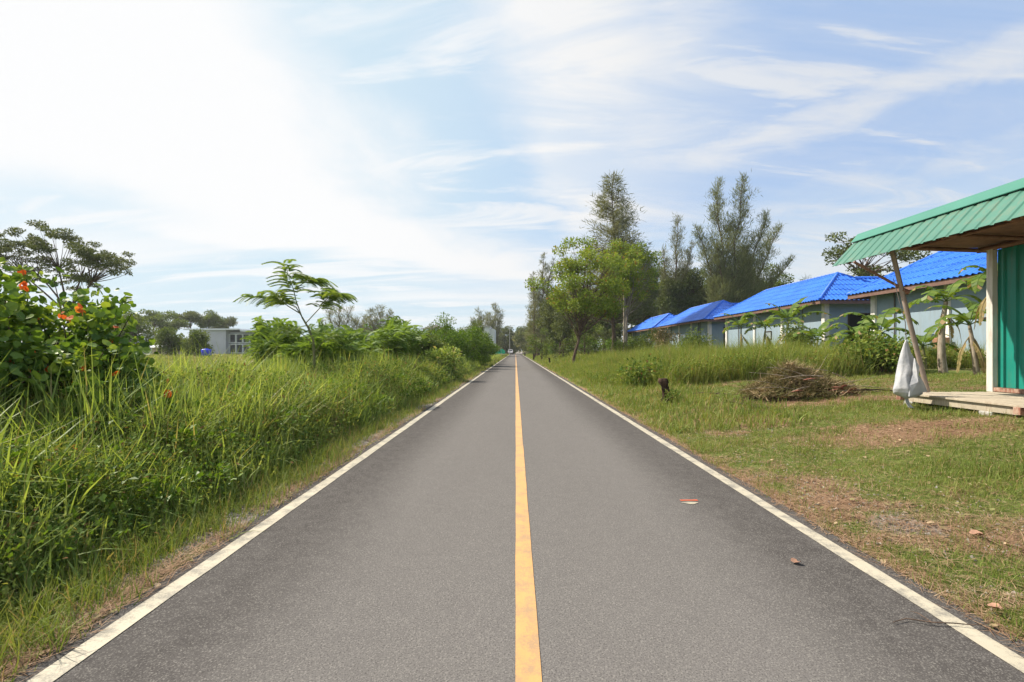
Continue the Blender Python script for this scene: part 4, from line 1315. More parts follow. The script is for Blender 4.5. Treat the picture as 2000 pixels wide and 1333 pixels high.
# ------------------------------------------------------------------ wide green clumps in the right scrub
rb = [(1290, 16.8, .62, 1.3, 'f_under', 'dark green bush at the front edge of the uncut grass behind the stump'),
      (1222, 36, 1.7, 1.2, 'f_mid', 'vine covered green bush at the left end of the right side shrubs'),
      (1268, 34, 2.3, 1.3, 'f_mid', 'bush with mixed green and brown leaves before the farthest house'),
      (1298, 33, 2.3, 1.0, 'f_dead', 'brown withered bush before the third house'),
      (1350, 27, 2.0, 1.0, 'f_mid', 'small leafy green bush before the third house wall'),
      (1210, 52, 2.2, 1.6, 'f_bush', 'low bright bush at the foot of the wooden pole'),
      (1150, 60, 2.6, 2.2, 'f_bush', 'low bush behind the forked tree trunk'),
      (1092, 80, 2.4, 2.2, 'f_bush', 'low bush at the far end of the right meadow'),
      (1560, 24, 1.9, 0.9, 'f_mid', 'leafy weed bush between the banana plants'),
      (1722, 15.6, 1.25, 1.1, 'f_under', 'leafy green mound of weeds left of the hanging sack'),
      (1690, 16.5, 1.1, 1.0, 'f_under', 'lower weed mound behind the brush pile')]
rb += [(1058, 66, 4.4, 2.4, 'f_mid', 'leafy understory bush between the sparse casuarina and the forked tree'),
       (1100, 58, 4.2, 2.6, 'f_dark', 'dark understory bush left of the forked trunk'),
       (1142, 56, 4.6, 2.6, 'f_mid', 'understory bush just right of the forked trunk'),
       (1180, 60, 5.2, 2.8, 'f_dark', 'dark understory bush behind the brown bare trunk'),
       (1246, 54, 2.4, 2.0, 'f_mid', 'understory bush right of the straight wooden pole')]
for i, (px, Y, H, r, fm, lb) in enumerate(rb):
    x = X_at(px, Y)
    broad_tree('lot_bush', (x, Y, gz(x, Y)), H, (0, 0, H * 0.52), (r, r * .8, H * 0.48), 26, 0.42, 620 if Y < 40 else 300, 0.12 if Y < 40 else .2, M[fm], M['bark_brown'], lb, 'bush', 'bushes before the houses', seed=200 + i, trunk_r=0.04, fork=0.15, flat=0.8, stems=3, ratio=0.55)


# ------------------------------------------------------------------ banana plants
def banana(name, loc, H, nl, L, label, seed, old=3, group='banana plants in front of the houses', tr_r=0.10, droop=1.0):
    g = np.random.default_rng(seed)
    root = empty(name, loc, label, 'banana plant', group)
    tr = MB()
    top = np.array([g.normal() * .08, g.normal() * .08, H])
    tr.tube(limb_pts((0, 0, -.1), top, 0, 6, g), list(np.linspace(tr_r, tr_r * .45, 6)), 8)
    tr.build('trunk', M['bark_green'] if old < 4 else M['bark_pale'], root)
    for k in range(nl + old):
        dead = k >= nl
        a = k * 2.39996 + g.random() * .5
        el = (1.35 - 1.15 * (k / max(1, nl))) if not dead else -0.5 - g.random() * .5
        el *= 1.0 if not dead else 1.0
        l = L * (0.75 + .35 * g.random()) * (0.8 if dead else 1)
        wid = l * (0.135 + .03 * g.random()) * (0.5 if dead else 1)
        nseg = 12
        pts = [top.copy() - np.array([0, 0, 0.0 if not dead else .15 + .3 * g.random()])]
        e = el
        for i in range(nseg):
            d = np.array([math.cos(a) * math.cos(e), math.sin(a) * math.cos(e), math.sin(e)])
            pts.append(pts[-1] + d * l / nseg)
            e -= droop * (0.05 + 0.20 * (i / nseg)) * (1 if not dead else .6)
            e = max(e, -1.45)
        side = np.array([-math.sin(a), math.cos(a), 0])
        mb = MB()
        mb.tube([tuple(p) for p in pts], list(np.linspace(.018, .004, nseg + 1)), 4, cap=False)
        for s in (-1, 1):
            for i in range(2, nseg):
                t0, t1 = i / nseg, (i + 1) / nseg
                w0 = wid * math.sin(math.pi * min(1, 0.08 + 0.9 * t0)) ** .6
                w1 = wid * math.sin(math.pi * min(1, 0.08 + 0.9 * t1)) ** .6
                torn = g.random() < 0.42
                hang = -0.15 - (0.9 if torn else 0.25) * g.random() - (.6 if dead else 0)
                hv = np.array([0, 0, hang])
                p0, p1 = pts[i], pts[i + 1]
                q0 = p0 + (side * s + hv * .8) * w0 + (p1 - p0) * .5
                q1 = p1 + (side * s + hv * .8) * w1 * (.85 if torn else 1) + (p1 - p0) * (.15 if torn else .5)
                mb.add([p0, p1, q1, q0], [(0, 1, 2, 3)])
        mb.build('leaf', M['f_banana_old'] if dead else M['f_banana'], root)
    return root


bananas = [(1447, 29.5, 2.0, 7, 1.7, 2, 'leftmost banana plant, beside the far corner of the second house', 1.0),
           (1492, 28.5, 1.9, 7, 1.7, 2, 'banana plant left of the middle of the second house wall', 1.0),
           (1540, 26.0, 2.2, 8, 1.9, 3, 'tallest banana plant before the second house wall', .8),
           (1598, 23.0, 1.1, 7, 1.9, 2, 'broad leaved banana plant at the near corner of the second house', 1.0),
           (1578, 25.0, 1.1, 6, 1.5, 4, 'banana plant with withered leaves left of the near house corner', 1.2),
           (1668, 20.5, 1.2, 7, 1.8, 5, 'drooping banana plant before the dark end wall', 1.5),
           (1722, 19.5, 1.3, 7, 1.9, 4, 'large leaved banana plant right of the drooping one', 1.4),
           (1806, 16.0, 0.75, 6, 1.25, 1, 'short banana plant just right of the leaning pole', 1.0),
           (1843, 14.6, 2.15, 8, 1.35, 4, 'tall banana plant with a thick trunk right of the leaning pole', 1.5),
           (1908, 13.2, 1.4, 7, 1.25, 4, 'slim banana plant with a reddish stem left of the green shed', 1.3),
           (1936, 12.6, 2.55, 5, 1.3, 5, 'yellowing banana plant touching the green shed post', 1.6)]
for i, (px, Y, H, nl, L, old, lb, dr) in enumerate(bananas):
    x = X_at(px, Y)
    banana('banana_plant', (x, Y, gz(x, Y)), H, nl, L, lb, 300 + i, old, droop=dr, tr_r=0.12 if px in (1843,) else .085)


# ------------------------------------------------------------------ blue-roofed houses
def tiles(mb, O, U, V, ulen, vlen, lo, hi, pitch=0.24, amp=0.028, row=0.62, per=6):
    """wavy tile slope: O eave corner, U along the eave, V up the slope; hi(u)/lo(u) clip each column"""
    O, U, V = Vector(O), Vector(U).normalized(), Vector(V).normalized()
    N = U.cross(V).normalized()
    if N.z < 0: N = -N
    nc = int(ulen / pitch * per)
    rows = int(math.ceil(vlen / row))
    for r in range(rows):
        v0, v1 = r * row, min(vlen, (r + 1) * row + 0.03)
        vs, ok = [], []
        for i in range(nc + 1):
            u = ulen * i / nc
            a, b = max(v0, lo(u)), min(v1, hi(u))
            w = amp * math.cos(2 * math.pi * u / pitch)
            ok.append(b - a > 0.002)
            b = max(a, b)
            vs.append(O + U * u + V * a + N * (w + 0.022)); vs.append(O + U * u + V * b + N * (w + 0.0))
        fs = [(2 * i, 2 * i + 2, 2 * i + 3, 2 * i + 1) for i in range(nc) if ok[i] or ok[i + 1]]
        mb.add(vs, fs, 0, True)
        # thickness of the lowest course so the eave shows its waves
        if r == 0:
            lowv = []
            for i in range(nc + 1):
                lowv.append(vs[2 * i]); lowv.append(vs[2 * i] - N * 0.02)
            mb.add(lowv, [(2 * i, 2 * i + 1, 2 * i + 3, 2 * i + 2) for i in range(nc)], 0, True)


HL, HE = 13.6, 4.06      # house length (eave to eave), eave height
def house(loc, label, window_at=(), pipes=(), cols=(), with_box=False):
    root = empty('house', loc, label, 'house', 'row of blue roofed houses')
    # local frame: x away from the road from the front eave, y along the road, z from the lot level 0.85
    z0 = loc[2]
    E = HE - z0
    run, ridge = 2.8, 5.87 - z0
    sl = math.hypot(run, ridge - E)
    wz0 = 1.40 - z0
    # walls
    wb = MB()
    wb.box(0.75, 4.9, 0.75, HL - 0.75, wz0, E - 0.02)
    wb.box(4.905, 9.0, 0.78, 5.0, wz0, E - 0.025)
    wb.build('wall', M['wall_blue'], root)
    # floor beam
    fb = MB()
    fb.box(0.60, 5.0, 0.62, HL - 0.62, wz0 - 0.30, wz0 - 0.004)
    fb.box(5.004, 9.0, 0.64, 5.0, wz0 - 0.29, wz0 - 0.006)
    fb.build('floor_beam', M['white_paint'], root)
    for yy in np.linspace(0.9, HL - 0.9, 6):
        for xx in (0.9, 4.6):
            p = MB(); p.box(xx - .11, xx + .11, yy - .11, yy + .11, -0.25, wz0 - .302)
            p.build('footing', M['concrete'], root)
    # columns
    for cy in cols:
        c = MB(); c.box(0.66, 0.86, cy - .11, cy + .11, wz0, E - 0.03)
        c.build('column', M['white_paint'], root)
    c = MB(); c.box(0.64, 0.90, 0.64, 0.90, wz0, E - 0.03); c.build('column', M['white_paint'], root)
    c = MB(); c.box(0.64, 0.90, HL - 0.90, HL - 0.64, wz0, E - 0.03); c.build('column', M['white_paint'], root)
    for py_ in pipes:
        c = MB(); c.tube([(0.70, py_, wz0 - .2), (0.70, py_, E - .05)], 0.028, 8); c.build('downpipe', M['pipe_dark'], root)
    # soffit + fascia
    s = MB(); s.box(0.06, 5.54, 0.06, HL - .06, E - 0.06, E - 0.025); s.box(5.544, 9.5, 0.06, 5.54, E - 0.062, E - 0.03); s.build('soffit', M['soffit'], root)
    fa = MB()
    fa.box(0.0, 0.055, 0.0, HL, E - 0.20, E - 0.012)
    fa.box(0.06, 9.5, 0.0, 0.055, E - 0.20, E - 0.012)
    fa.box(0.06, 5.6, HL - .055, HL, E - 0.20, E - 0.012)
    fa.build('fascia', M['fascia'], root)
    # roof: hipped main part and a lower wing running back
    rf = MB()
    V1 = (run, 0, ridge - E)
    tiles(rf, (0 - .06, -.06, E), (0, 1, 0), V1, HL + .12, sl + .04, lambda u: 0, lambda u: min(sl + .04, u / run * sl, (HL + .12 - u) / run * sl))
    tiles(rf, (2 * run + .06, -.06, E), (0, 1, 0), (-run, 0, ridge - E), HL + .12, sl + .04, lambda u: 0, lambda u: min(sl + .04, u / run * sl, (HL + .12 - u) / run * sl))
    tiles(rf, (-.06, -.06, E), (1, 0, 0), (0, run, ridge - E), 2 * run + .12, sl, lambda u: 0, lambda u: min(u, 2 * run + .12 - u) / run * sl)
    tiles(rf, (-.06, HL + .06, E), (1, 0, 0), (0, -run, ridge - E), 2 * run + .12, sl, lambda u: 0, lambda u: min(u, 2 * run + .12 - u) / run * sl)
    wr = 5.60 - z0
    wl = math.hypot(run, wr - E)
    tiles(rf, (run, -.055, E - .012), (1, 0, 0), (0, run, wr - E), 9.6 - run, wl, lambda u: 0, lambda u: wl)
    tiles(rf, (run, 2 * run + .055, E - .012), (1, 0, 0), (0, -run, wr - E), 9.6 - run, wl, lambda u: 0, lambda u: wl)
    ro = rf.build('roof', M['blue_tile'], root)
    for a, b in (((0, 0, E), (run, run, ridge)), ((2 * run, 0, E), (run, run, ridge)), ((run, run, ridge), (run, HL - run, ridge)), ((0, HL, E), (run, HL - run, ridge)), ((2 * run, HL, E), (run, HL - run, ridge)), ((run + .3, run, wr), (9.6, run, wr))):
        cp = MB()
        A, B = Vector(a), Vector(b)
        n = max(3, int((B - A).length / .35))
        pts, rad = [], []
        for i in range(n):
            t0, t1 = i / n, (i + 1) / n
            pts += [A.lerp(B, t0), A.lerp(B, t0 + (t1 - t0) * .98)]; rad += [.085, .072]
        cp.tube([p + Vector((0, 0, .04)) for p in pts], rad, 8)
        cp.build('ridge_cap', M['blue_cap'], ro)
    # gable of the wing
    gb = MB(); gb.add([(9.0, .1, E - .02), (9.0, 2 * run - .1, E - .02), (9.0, run, wr - .05)], [(0, 1, 2)]); gb.build('gable', M['wall_blue'], root)
    # doorway in the near end wall
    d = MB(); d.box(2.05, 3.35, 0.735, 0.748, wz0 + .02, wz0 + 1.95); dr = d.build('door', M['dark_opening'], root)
    df = MB()
    df.box(1.97, 2.045, .725, .752, wz0, wz0 + 2.03); df.box(3.355, 3.43, .725, .752, wz0, wz0 + 2.03); df.box(2.045, 3.355, .725, .752, wz0 + 1.955, wz0 + 2.03)
    df.build('door_frame', M['door_brown'], dr)
    # windows in the road-side wall
    for (wy, ww, wh, wz) in window_at:
        w = MB()
        w.box(.735, .758, wy - ww / 2, wy + ww / 2, wz - wh / 2, wz + wh / 2)
        wo = w.build('window', M['glass'], root)
        fr = MB()
        t_ = .055
        fr.box(.70, .76, wy - ww / 2 - t_, wy - ww / 2 - .001, wz - wh / 2 - t_, wz + wh / 2 + t_)
        fr.box(.70, .76, wy + ww / 2 + .001, wy + ww / 2 + t_, wz - wh / 2 - t_, wz + wh / 2 + t_)
        fr.box(.703, .76, wy - ww / 2, wy + ww / 2, wz + wh / 2 + .001, wz + wh / 2 + t_)
        fr.box(.703, .76, wy - ww / 2, wy + ww / 2, wz - wh / 2 - t_, wz - wh / 2 - .001)
        fr.build('window_frame', M['door_brown'], wo)
    return root


ZL = 0.85
X0 = 16.0
hB = house((X0, 25.4, ZL), 'second blue roofed house, with the dark doorway in its end wall behind banana plants', window_at=[(6.6, .7, .45, 1.55), (3.6, .7, .4, 1.45)], pipes=[2.75, 3.1, 10.8], cols=[4.9, 8.4])
hC = copy_tree(hB); hC.location = (X0, 41.0, ZL); hC['label'] = 'third blue roofed house, behind the brown bush, next beyond the second one'
hD = copy_tree(hB); hD.location = (X0, 56.3, ZL); hD['label'] = 'farthest blue roofed house, its roof lowest in the row beside the wooden pole'
hA = house((X0, 9.7, ZL), 'nearest blue roofed house, partly hidden by the green canopy and shed', window_at=[(7.55, .42, .42, 1.95), (3.0, .7, .5, 1.7)], pipes=[11.6], cols=[9.0, 5.0])
# things attached to the nearest house
bx_ = MB(); bx_.box(.30, .62, 8.78, 9.22, .62, 1.05, bevel=.02); bx_.build('meter_box', M['brick'], hA)
for yy in (8.05, 7.35):
    b = MB(); b.tube([(.35, yy, -.1), (.35, yy, .62)], .09, 10); b.build('brick_post', M['brick'], hA)

# ------------------------------------------------------------------ green canopy, shed and platform
shed = empty('market_stall', (8.7, 8.8, .45), 'green metal shed with a projecting green canopy roof at far right', 'shed')
sz0 = .45
def S(x, y, z): return (x - 8.7, y - 8.8, z - sz0)
# corrugated wall panel along x = 8.7, facing the road
def ribbed(mb, A, U, V, ulen, vlen, pitch, amp, thick=0.0, mi=0):
    A, U, V = Vector(A), Vector(U).normalized(), Vector(V).normalized()
    N = U.cross(V)
    prof = [(0, 0), (.38, 0), (.46, 1), (.62, 1), (.70, 0)]
    us = []
    k = 0
    while True:
        for p, h in prof:
            u = (k + p) * pitch
            if u > ulen: break
            us.append((u, h))
        if (k + 1) * pitch > ulen: break
        k += 1
    us.append((ulen, 0))
    vs = []
    for u, h in us:
        for q in (0, vlen): vs.append(A + U * u + V * q + N * amp * h)
    n = len(us)
    fs = [(2 * i, 2 * i + 2, 2 * i + 3, 2 * i + 1) for i in range(n - 1)]
    mb.add(vs, fs, mi)
    if thick:
        vs2 = [p - N * thick for p in vs]
        mb.add(vs2, [tuple(reversed(f)) for f in fs], mi)
        for q in (0, 1):
            e = []
            for i in range(n): e += [vs[2 * i + q], vs2[2 * i + q]]
            mb.add(e, [(2 * i, 2 * i + 1, 2 * i + 3, 2 * i + 2) for i in range(n - 1)], mi)

w = MB()
ribbed(w, S(8.70, 8.72, .74), (0, -1, 0), (0, 0, 1), 6.2, 2.48, .215, .035)
ribbed(w, S(8.74, 8.76, .74), (1, 0, 0), (0, 0, 1), 3.0, 2.48, .215, .035)
w.build('wall', M['teal_wall'], shed)
w = MB(); w.box(*[a - b for a, b in zip((8.76, 11.7), (8.7, 8.7))], -6.2, -.10, .25, 2.885); w.build('inner_lining', M['brown_wood'], shed)
w = MB(); w.box(8.60 - 8.7, 8.695 - 8.7, -.085, .035, .205, 2.82, bevel=.006); w.build('corner_post', M['cream_post'], shed)
w = MB(); w.box(8.61 - 8.7, 8.73 - 8.7, -6.1, -.09, .215, .285); w.box(8.66 - 8.7, 8.69 - 8.7, -.06, 0.0, .20, .27); w.build('bottom_rail', M['rust_wood'], shed)
# roof: steep front skirt, cap flashing, shallow main sheet
eX, eZ, rX, rZ = 6.10, 3.02, 6.62, 3.58
yF, yN = 9.32, 2.6
rf = MB()
sk = math.hypot(rX - eX, rZ - eZ)
ribbed(rf, S(eX, yF, eZ), (0, -1, 0), (rX - eX, 0, rZ - eZ), yF - yN, sk + .03, .215, -.015, .004)
ribbed(rf, S(rX + .02, yF - .02, rZ - .01), (0, -1, 0), (1, 0, .12), yF - yN, 5.4, .215, -.022, .006)
ro = rf.build('roof', M['green_metal'], shed)
cp = MB()
cp.tube([S(rX + .02, yF + .03, rZ + .02), S(rX + .02, yN, rZ + .02)], .055, 10)
d1 = Vector((rX - eX, 0, rZ - eZ)).normalized()
n1 = Vector((-d1.z, 0, d1.x))
pa = Vector(S(rX, 0, rZ)); 
q0 = pa - d1 * .16 + n1 * .035; q1 = pa + n1 * .05
cpv = []
for yy in (yF + .03 - 8.8, yN - 8.8):
    cpv += [(q0.x, yy, q0.z), (q1.x, yy, q1.z), (q0.x + .004, yy, q0.z - .01), (q1.x, yy, q1.z - .012)]
cp.add(cpv, [(0, 4, 5, 1), (2, 3, 7, 6), (0, 1, 3, 2), (0, 2, 6, 4)])
cp.build('ridge_cap', M['green_cap'], ro)
# timber under the roof
def bar(x0, y0, z0_, x1, y1, z1, r, m_, name, parent=shed, n=4):
    b = MB(); b.tube([S(x0, y0, z0_), S(x1, y1, z1)], r, n); return b.build(name, m_, parent)
for yy in (8.95, 8.0, 7.0, 5.9, 4.8):
    bar(rX + .03, yy, 3.32, 8.9, yy, 3.24, .04, M['brown_wood'], 'rafter')
    bar(eX + .08, yy, eZ + .00, rX + .02, yy, rZ - .09, .028, M['brown_wood'], 'rafter')
bar(eX + .12, yF - .03, eZ + .075, eX + .12, yN, eZ + .075, .022, M['brown_wood'], 'purlin')
bar(7.35, yF - .3, 3.30, 7.35, yN, 3.30, .03, M['brown_wood'], 'purlin')
bar(8.62, yF - .3, 3.26, 8.62, yN, 3.26, .05, M['brown_wood'], 'purlin')
bar(rX + .05, yF - .05, rZ - .10, rX + .05, yN, rZ - .10, .028, M['brown_wood'], 'purlin')
cl_ = MB(); cl_.box(6.68 - 8.7, 11.6 - 8.7, 2.8 - 8.8, 9.15 - 8.8, 3.34 - sz0, 3.36 - sz0); cl_.build('ceiling_board', M['brown_wood'], shed)
# leaning steel pole and brace
Yp = 8.45
pt, pb_ = at(1741, 492, Yp), at(1812, 766, Yp)
b = MB(); b.tube([S(*pb_), S(*[(u + v) / 2 for u, v in zip(pt, pb_)]), S(pt[0], pt[1], pt[2] + .06)], .038, 10); b.build('leaning_pole', M['steel_pole'], shed)
j = at(1766, 566, Yp)
e_ = at(1668, 512, Yp + .1)
b = MB(); b.tube([S(*j), S(*e_)], .024, 8); b.build('brace', M['brown_wood'], shed)
b = MB(); b.tube([S(j[0] - .05, Yp, j[2]), S(j[0] + .07, Yp, j[2] - .05)], .045, 8); b.build('clamp', M['rust_wood'], shed)

# platform of boards
pf = empty('timber_platform', (6.86, 8.7, .45), 'weathered grey wooden platform on short blocks in front of the green shed', 'platform')
def Q(x, y, z): return (x - 6.86, y - 8.7, z - .45)
yb = 8.72
k = 0
xx = 6.86
while xx < 10.4:
    b = MB(); wdt = .145
    x_0, y_0, z_0 = Q(xx, 1.2, .625); x_1, y_1, z_1 = Q(xx + wdt - .006, yb + .03 * math.sin(k * 2.1) - .0, .652 + .002 * (k % 3))
    b.box(x_0, x_1, y_0, y_1, z_0, z_1, bevel=.003); b.build('board', M['old_wood'], pf)
    xx += wdt; k += 1
b = MB(); b.box(*[6.90 - 6.86, 6.95 - 6.86], 1.2 - 8.7, yb - 8.7 - .02, .51 - .45, .624 - .45, bevel=.004); b.build('edge_beam', M['old_wood'], pf)
for yy in (8.64, 6.6, 4.4):
    b = MB(); b.box(6.84 - 6.86, 3.4, yy - 8.7 - .05, yy - 8.7 + .05, .525 - .45 - (.0), .6235 - .45, bevel=.004)
    b.build('cross_beam', M['rust_wood'], pf)
for (xx, yy) in ((6.98, 8.5), (6.98, 7.1), (6.98, 5.0), (9, 8.5)):
    b = MB(); b.box(xx - 6.86 - .09, xx - 6.86 + .09, yy - 8.7 - .1, yy - 8.7 + .1, -.25, .509 - .45, bevel=.01); b.build('block', M['concrete'], pf)

# ------------------------------------------------------------------ hanging white sack
Yb = 8.05
sk_o = at(1770, 664, Yb)
root = empty('white_sack', (sk_o[0], Yb, gz(sk_o[0], Yb)), 'white cloth sack hanging on a string left of the leaning pole', 'sack')
zb = gz(sk_o[0], Yb)
g = np.random.default_rng(9)
rows = [(664, 1769, 1771, .010), (672, 1765, 1774, .02), (690, 1760, 1779, .05), (705, 1757, 1787, .07), (722, 1754, 1792, .10), (735, 1751, 1785, .11), (748, 1749, 1790, .13), (760, 1747, 1796, .15), (768, 1749, 1797, .14), (774, 1755, 1790, .10), (777, 1763, 1780, .04)]
mb = MB(); n = 40
vs = []
rows2 = []
for i in range(len(rows) - 1):
    for s_ in range(4):
        t = s_ / 4
        rows2.append(tuple(a * (1 - t) + b * t for a, b in zip(rows[i], rows[i + 1])))
rows2.append(rows[-1])
for ri, (py, xl, xr, dp) in enumerate(rows2):
    z = Z_at(py, Yb) - zb
    c = ((xl + xr) / 2 - 1770) / F * Yb; hw = (xr - xl) / 2 / F * Yb
    for kk in range(n):
        a = 2 * math.pi * kk / n
        u = ri / len(rows2)
        fold = 1 + u ** .5 * (.22 * math.sin(3 * a + 1.2 + 2 * u) + .16 * math.sin(7 * a + 5 * u) + .09 * math.sin(13 * a - 4 * u))
        crease = .012 * math.sin(14 * u + 2.5 * a) * u
        vs.append((c + math.cos(a) * hw * (0.94 + .06 * fold) + crease, math.sin(a) * dp * fold, z + .018 * math.sin(2 * a + 9 * u) * u))
m_ = len(rows2)
fs = [(i * n + kk, i * n + (kk + 1) % n, (i + 1) * n + (kk + 1) % n, (i + 1) * n + kk) for i in range(m_ - 1) for kk in range(n)]
fs.append(list(range((m_ - 1) * n, m_ * n))); 
mb.add(vs, fs, 0, True)
mb.build('cloth', M['sack'], root)
# front flap folded over the belly of the sack
fl = [(1772, 700), (1779, 716), (1778, 728), (1787, 745), (1797, 764), (1780, 766), (1760, 773), (1762, 752), (1771, 730)]
fv = []
for (px, py) in fl: fv.append(((px - 1770) / F * Yb, -.15 - .03 * math.sin(px), Z_at(py, Yb) - zb))
cen = ((1774 - 1770) / F * Yb, -.20, Z_at(745, Yb) - zb)
bk = [(p[0], p[1] + .02, p[2]) for p in fv]
mb = MB()
q = fv + bk + [cen]
nn = len(fv)
mb.add(q, [(i, (i + 1) % nn, 2 * nn) for i in range(nn)] + [(i, i + nn, (i + 1) % nn + nn, (i + 1) % nn) for i in range(nn)], 0, False)
mb.build('flap', M['sack'], root)
mb = MB(); mb.tube([(0, 0, Z_at(668, Yb) - zb), (.0, 0.02, Z_at(630, Yb) - zb), (-.02, .25, Z_at(540, Yb) - zb)], .006, 6); mb.build('string', M['pipe_dark'], root)
mb = MB()
tv = [(-.02, 0, Z_at(776, Yb) - zb), (.03, 0, Z_at(776, Yb) - zb), (.05, -.02, Z_at(790, Yb) - zb), (.10, -.05, Z_at(797, Yb) - zb), (.02, -.03, Z_at(796, Yb) - zb), (-.01, -.01, Z_at(786, Yb) - zb)]
mb.add(tv + [(a, b + .012, c) for a, b, c in tv], [(0, 1, 2, 3, 4, 5), (11, 10, 9, 8, 7, 6)] + [(i, (i + 1) % 6, (i + 1) % 6 + 6, i + 6) for i in range(6)])
mb.build('loose_end', M['sack'], root)

# ------------------------------------------------------------------ brush pile
g = np.random.default_rng(55)
Yp = 10.9
px0 = X_at(1580, Yp)
root = empty('brush_pile', (px0, Yp, gz(px0, Yp)), 'brown heap of cut grass and dead branches on the mown lot', 'brush pile')
def pile_h(x, y):
    return (.70 * np.exp(-(((x + .05) / .56) ** 2) - (y / .5) ** 2) + .34 * np.exp(-((x + .85) / .45) ** 2 - (y / .45) ** 2) + .13 * np.exp(-((x - .85) / .5) ** 2 - ((y + .1) / .3) ** 2)) * (.45 + 1.1 * fbm(x + 9, y + 9, 2.6, 71, 3))
n = 40
gx = np.linspace(-1.8, 1.9, 60); gy = np.linspace(-1.2, 1.2, 40)
Xg, Yg = np.meshgrid(gx, gy)
Zg = pile_h(Xg, Yg) * .85 - .16 + (fbm(Xg + 9, Yg + 4, 4, 5) - .5) * .12 * np.minimum(1, pile_h(Xg, Yg) * 4)
v = np.stack([Xg, Yg, Zg], -1).reshape(-1, 3)
i = np.arange(39)[:, None] * 60 + np.arange(59)[None, :]
np_mesh('core', v, np.stack([i, i + 1, i + 61, i + 60], -1).reshape(-1, 4), bark('brush_core', (.03, .022, .014), (.11, .08, .05), 20), root, smooth=True)
k = 13000
x = g.normal(size=k) * .72; y = g.normal(size=k) * .38
x = np.where(g.random(k) < .3, -0.95 + g.normal(size=k) * .4, x)
hz = pile_h(x, y)
ok = hz > .035
x, y, hz = x[ok], y[ok], hz[ok]; k = len(x)
P = np.stack([x, y, hz - .05 + .07 * g.random(k)], -1)
a = g.random(k) * 6.28
D = np.stack([np.cos(a), np.sin(a) * .6, g.normal(size=k) * .35 - .15 - .3 * np.abs(x)], -1)
v, f = scatter(*BL[2], P, D, np.array([[0, 0, 1.]]) + g.normal(size=(k, 3)) * .5, .07 + .24 * g.random(k) ** 2, .006 + .012 * g.random(k))
np_mesh('straw', v, f, M['f_dead'], root)
for (x0, y0, z0_, x1, y1, z1, r) in [(.35, -.4, .25, 1.15, -.5, .42, .008), (-.6, -.45, .15, -1.75, -.4, .12, .01), (-.3, -.5, .2, -.9, -.62, .02, .014), (.2, -.5, .5, .7, -.6, .15, .01), (.0, -.3, .5, .25, -.3, .92, .006), (-.5, -.4, .3, -1.1, -.3, .75, .006), (-.2, -.5, .32, -1.25, -.55, .62, .012), (-.1, -.5, .30, -1.5, -.3, .50, .010), (0, -.5, .42, -1.0, -.6, .36, .016), (.5, -.5, .12, 1.9, -.35, .05, .022), (.3, -.5, .1, 1.5, -.5, .03, .016), (.2, -.45, .2, 1.7, -.2, .12, .014), (-.9, -.5, .2, -1.7, -.6, .33, .007), (.1, -.5, .55, -.6, -.5, .62, .009)]:
    b = MB(); b.tube(limb_pts((x0, y0, z0_), (x1, y1, z1), -.06, 6, g), list(np.linspace(r, r * .4, 6)), 6); b.build('branch', M['bark_pale'] if r < .02 else M['bark_brown'], root)
for (x0, z0_, l, an) in [(.05, .12, .32, .2), (.3, .08, .3, -.1), (.22, .16, .26, .6), (-.75, .1, .26, .1), (.45, .12, .2, .4), (.1, .2, .3, -.4), (-.5, .35, .3, .1)]:
    b = MB()
    pts = [(x0 + l * t * math.cos(an), -.62 - .05 * math.sin(3 * t), z0_ + l * t * math.sin(an) * .5 + .03 * math.sin(3.1 * t)) for t in np.linspace(0, 1, 5)]
    b.tube(pts, [.012, .035, .04, .03, .008], 6, flat=.35); b.build('husk', M['straw_red'], root)

# ------------------------------------------------------------------ posts, pole, twigs, leaves
def stump(px, Yq, h, r, label, name='charred_stump', cat='stump', group=None, seed=1):
    g = np.random.default_rng(seed)
    x = X_at(px, Yq); z = gz(x, Yq)
    mb = MB(); n = 12
    ts = np.linspace(0, 1, 9)
    vs = []
    for i, t in enumerate(ts):
        for kk in range(n):
            a = 2 * math.pi * kk / n
            rr = r * (1.15 - .35 * t + (.35 if t > .85 else 0)) * (1 + .22 * math.sin(3 * a + 5 * t) + .12 * g.normal())
            vs.append((rr * math.cos(a) + .03 * math.sin(4 * t), rr * math.sin(a), -.08 + t * (h + .08)))
    fs = [(i * n + kk, i * n + (kk + 1) % n, (i + 1) * n + (kk + 1) % n, (i + 1) * n + kk) for i in range(8) for kk in range(n)]
    vs.append((0.02, 0, h + .01)); fs += [(8 * n + kk, 8 * n + (kk + 1) % n, 9 * n) for kk in range(n)]
    mb.add(vs, fs, 0, True)
    o = mb.build(name, M['charred'], None, (x, Yq, z))
    return tag(o, label, cat, group)


stump(1298, 11.8, .62, .095, 'dark charred wooden stump beside the road on the mown grass')
x = X_at(1308, 11.7)
broad_tree('vine_bush', (x, 11.65, gz(x, 11.65)), .5, (.04, 0, .14), (.26, .2, .18), 14, .12, 3800, .045, M['f_under'], M['bark_brown'], 'small tangle of dark vines growing on the charred stump', 'vine', seed=411, trunk_r=.01, fork=.1, flat=.8)
for i, (px, Yq, h, r, lb) in enumerate([(1073, 48, .62, .07, 'nearest small dark post on the right verge'), (1042, 72, 1.05, .11, 'taller dark post on the right verge under the casuarinas'), (1053, 110, .8, .12, 'far dark post farthest right of the road end'), (1025, 128, .9, .16, 'far dark post at the end of the right white line')]):
    stump(px, Yq, h, r, lb, 'verge_post', 'post', 'dark posts on the right verge', 50 + i)

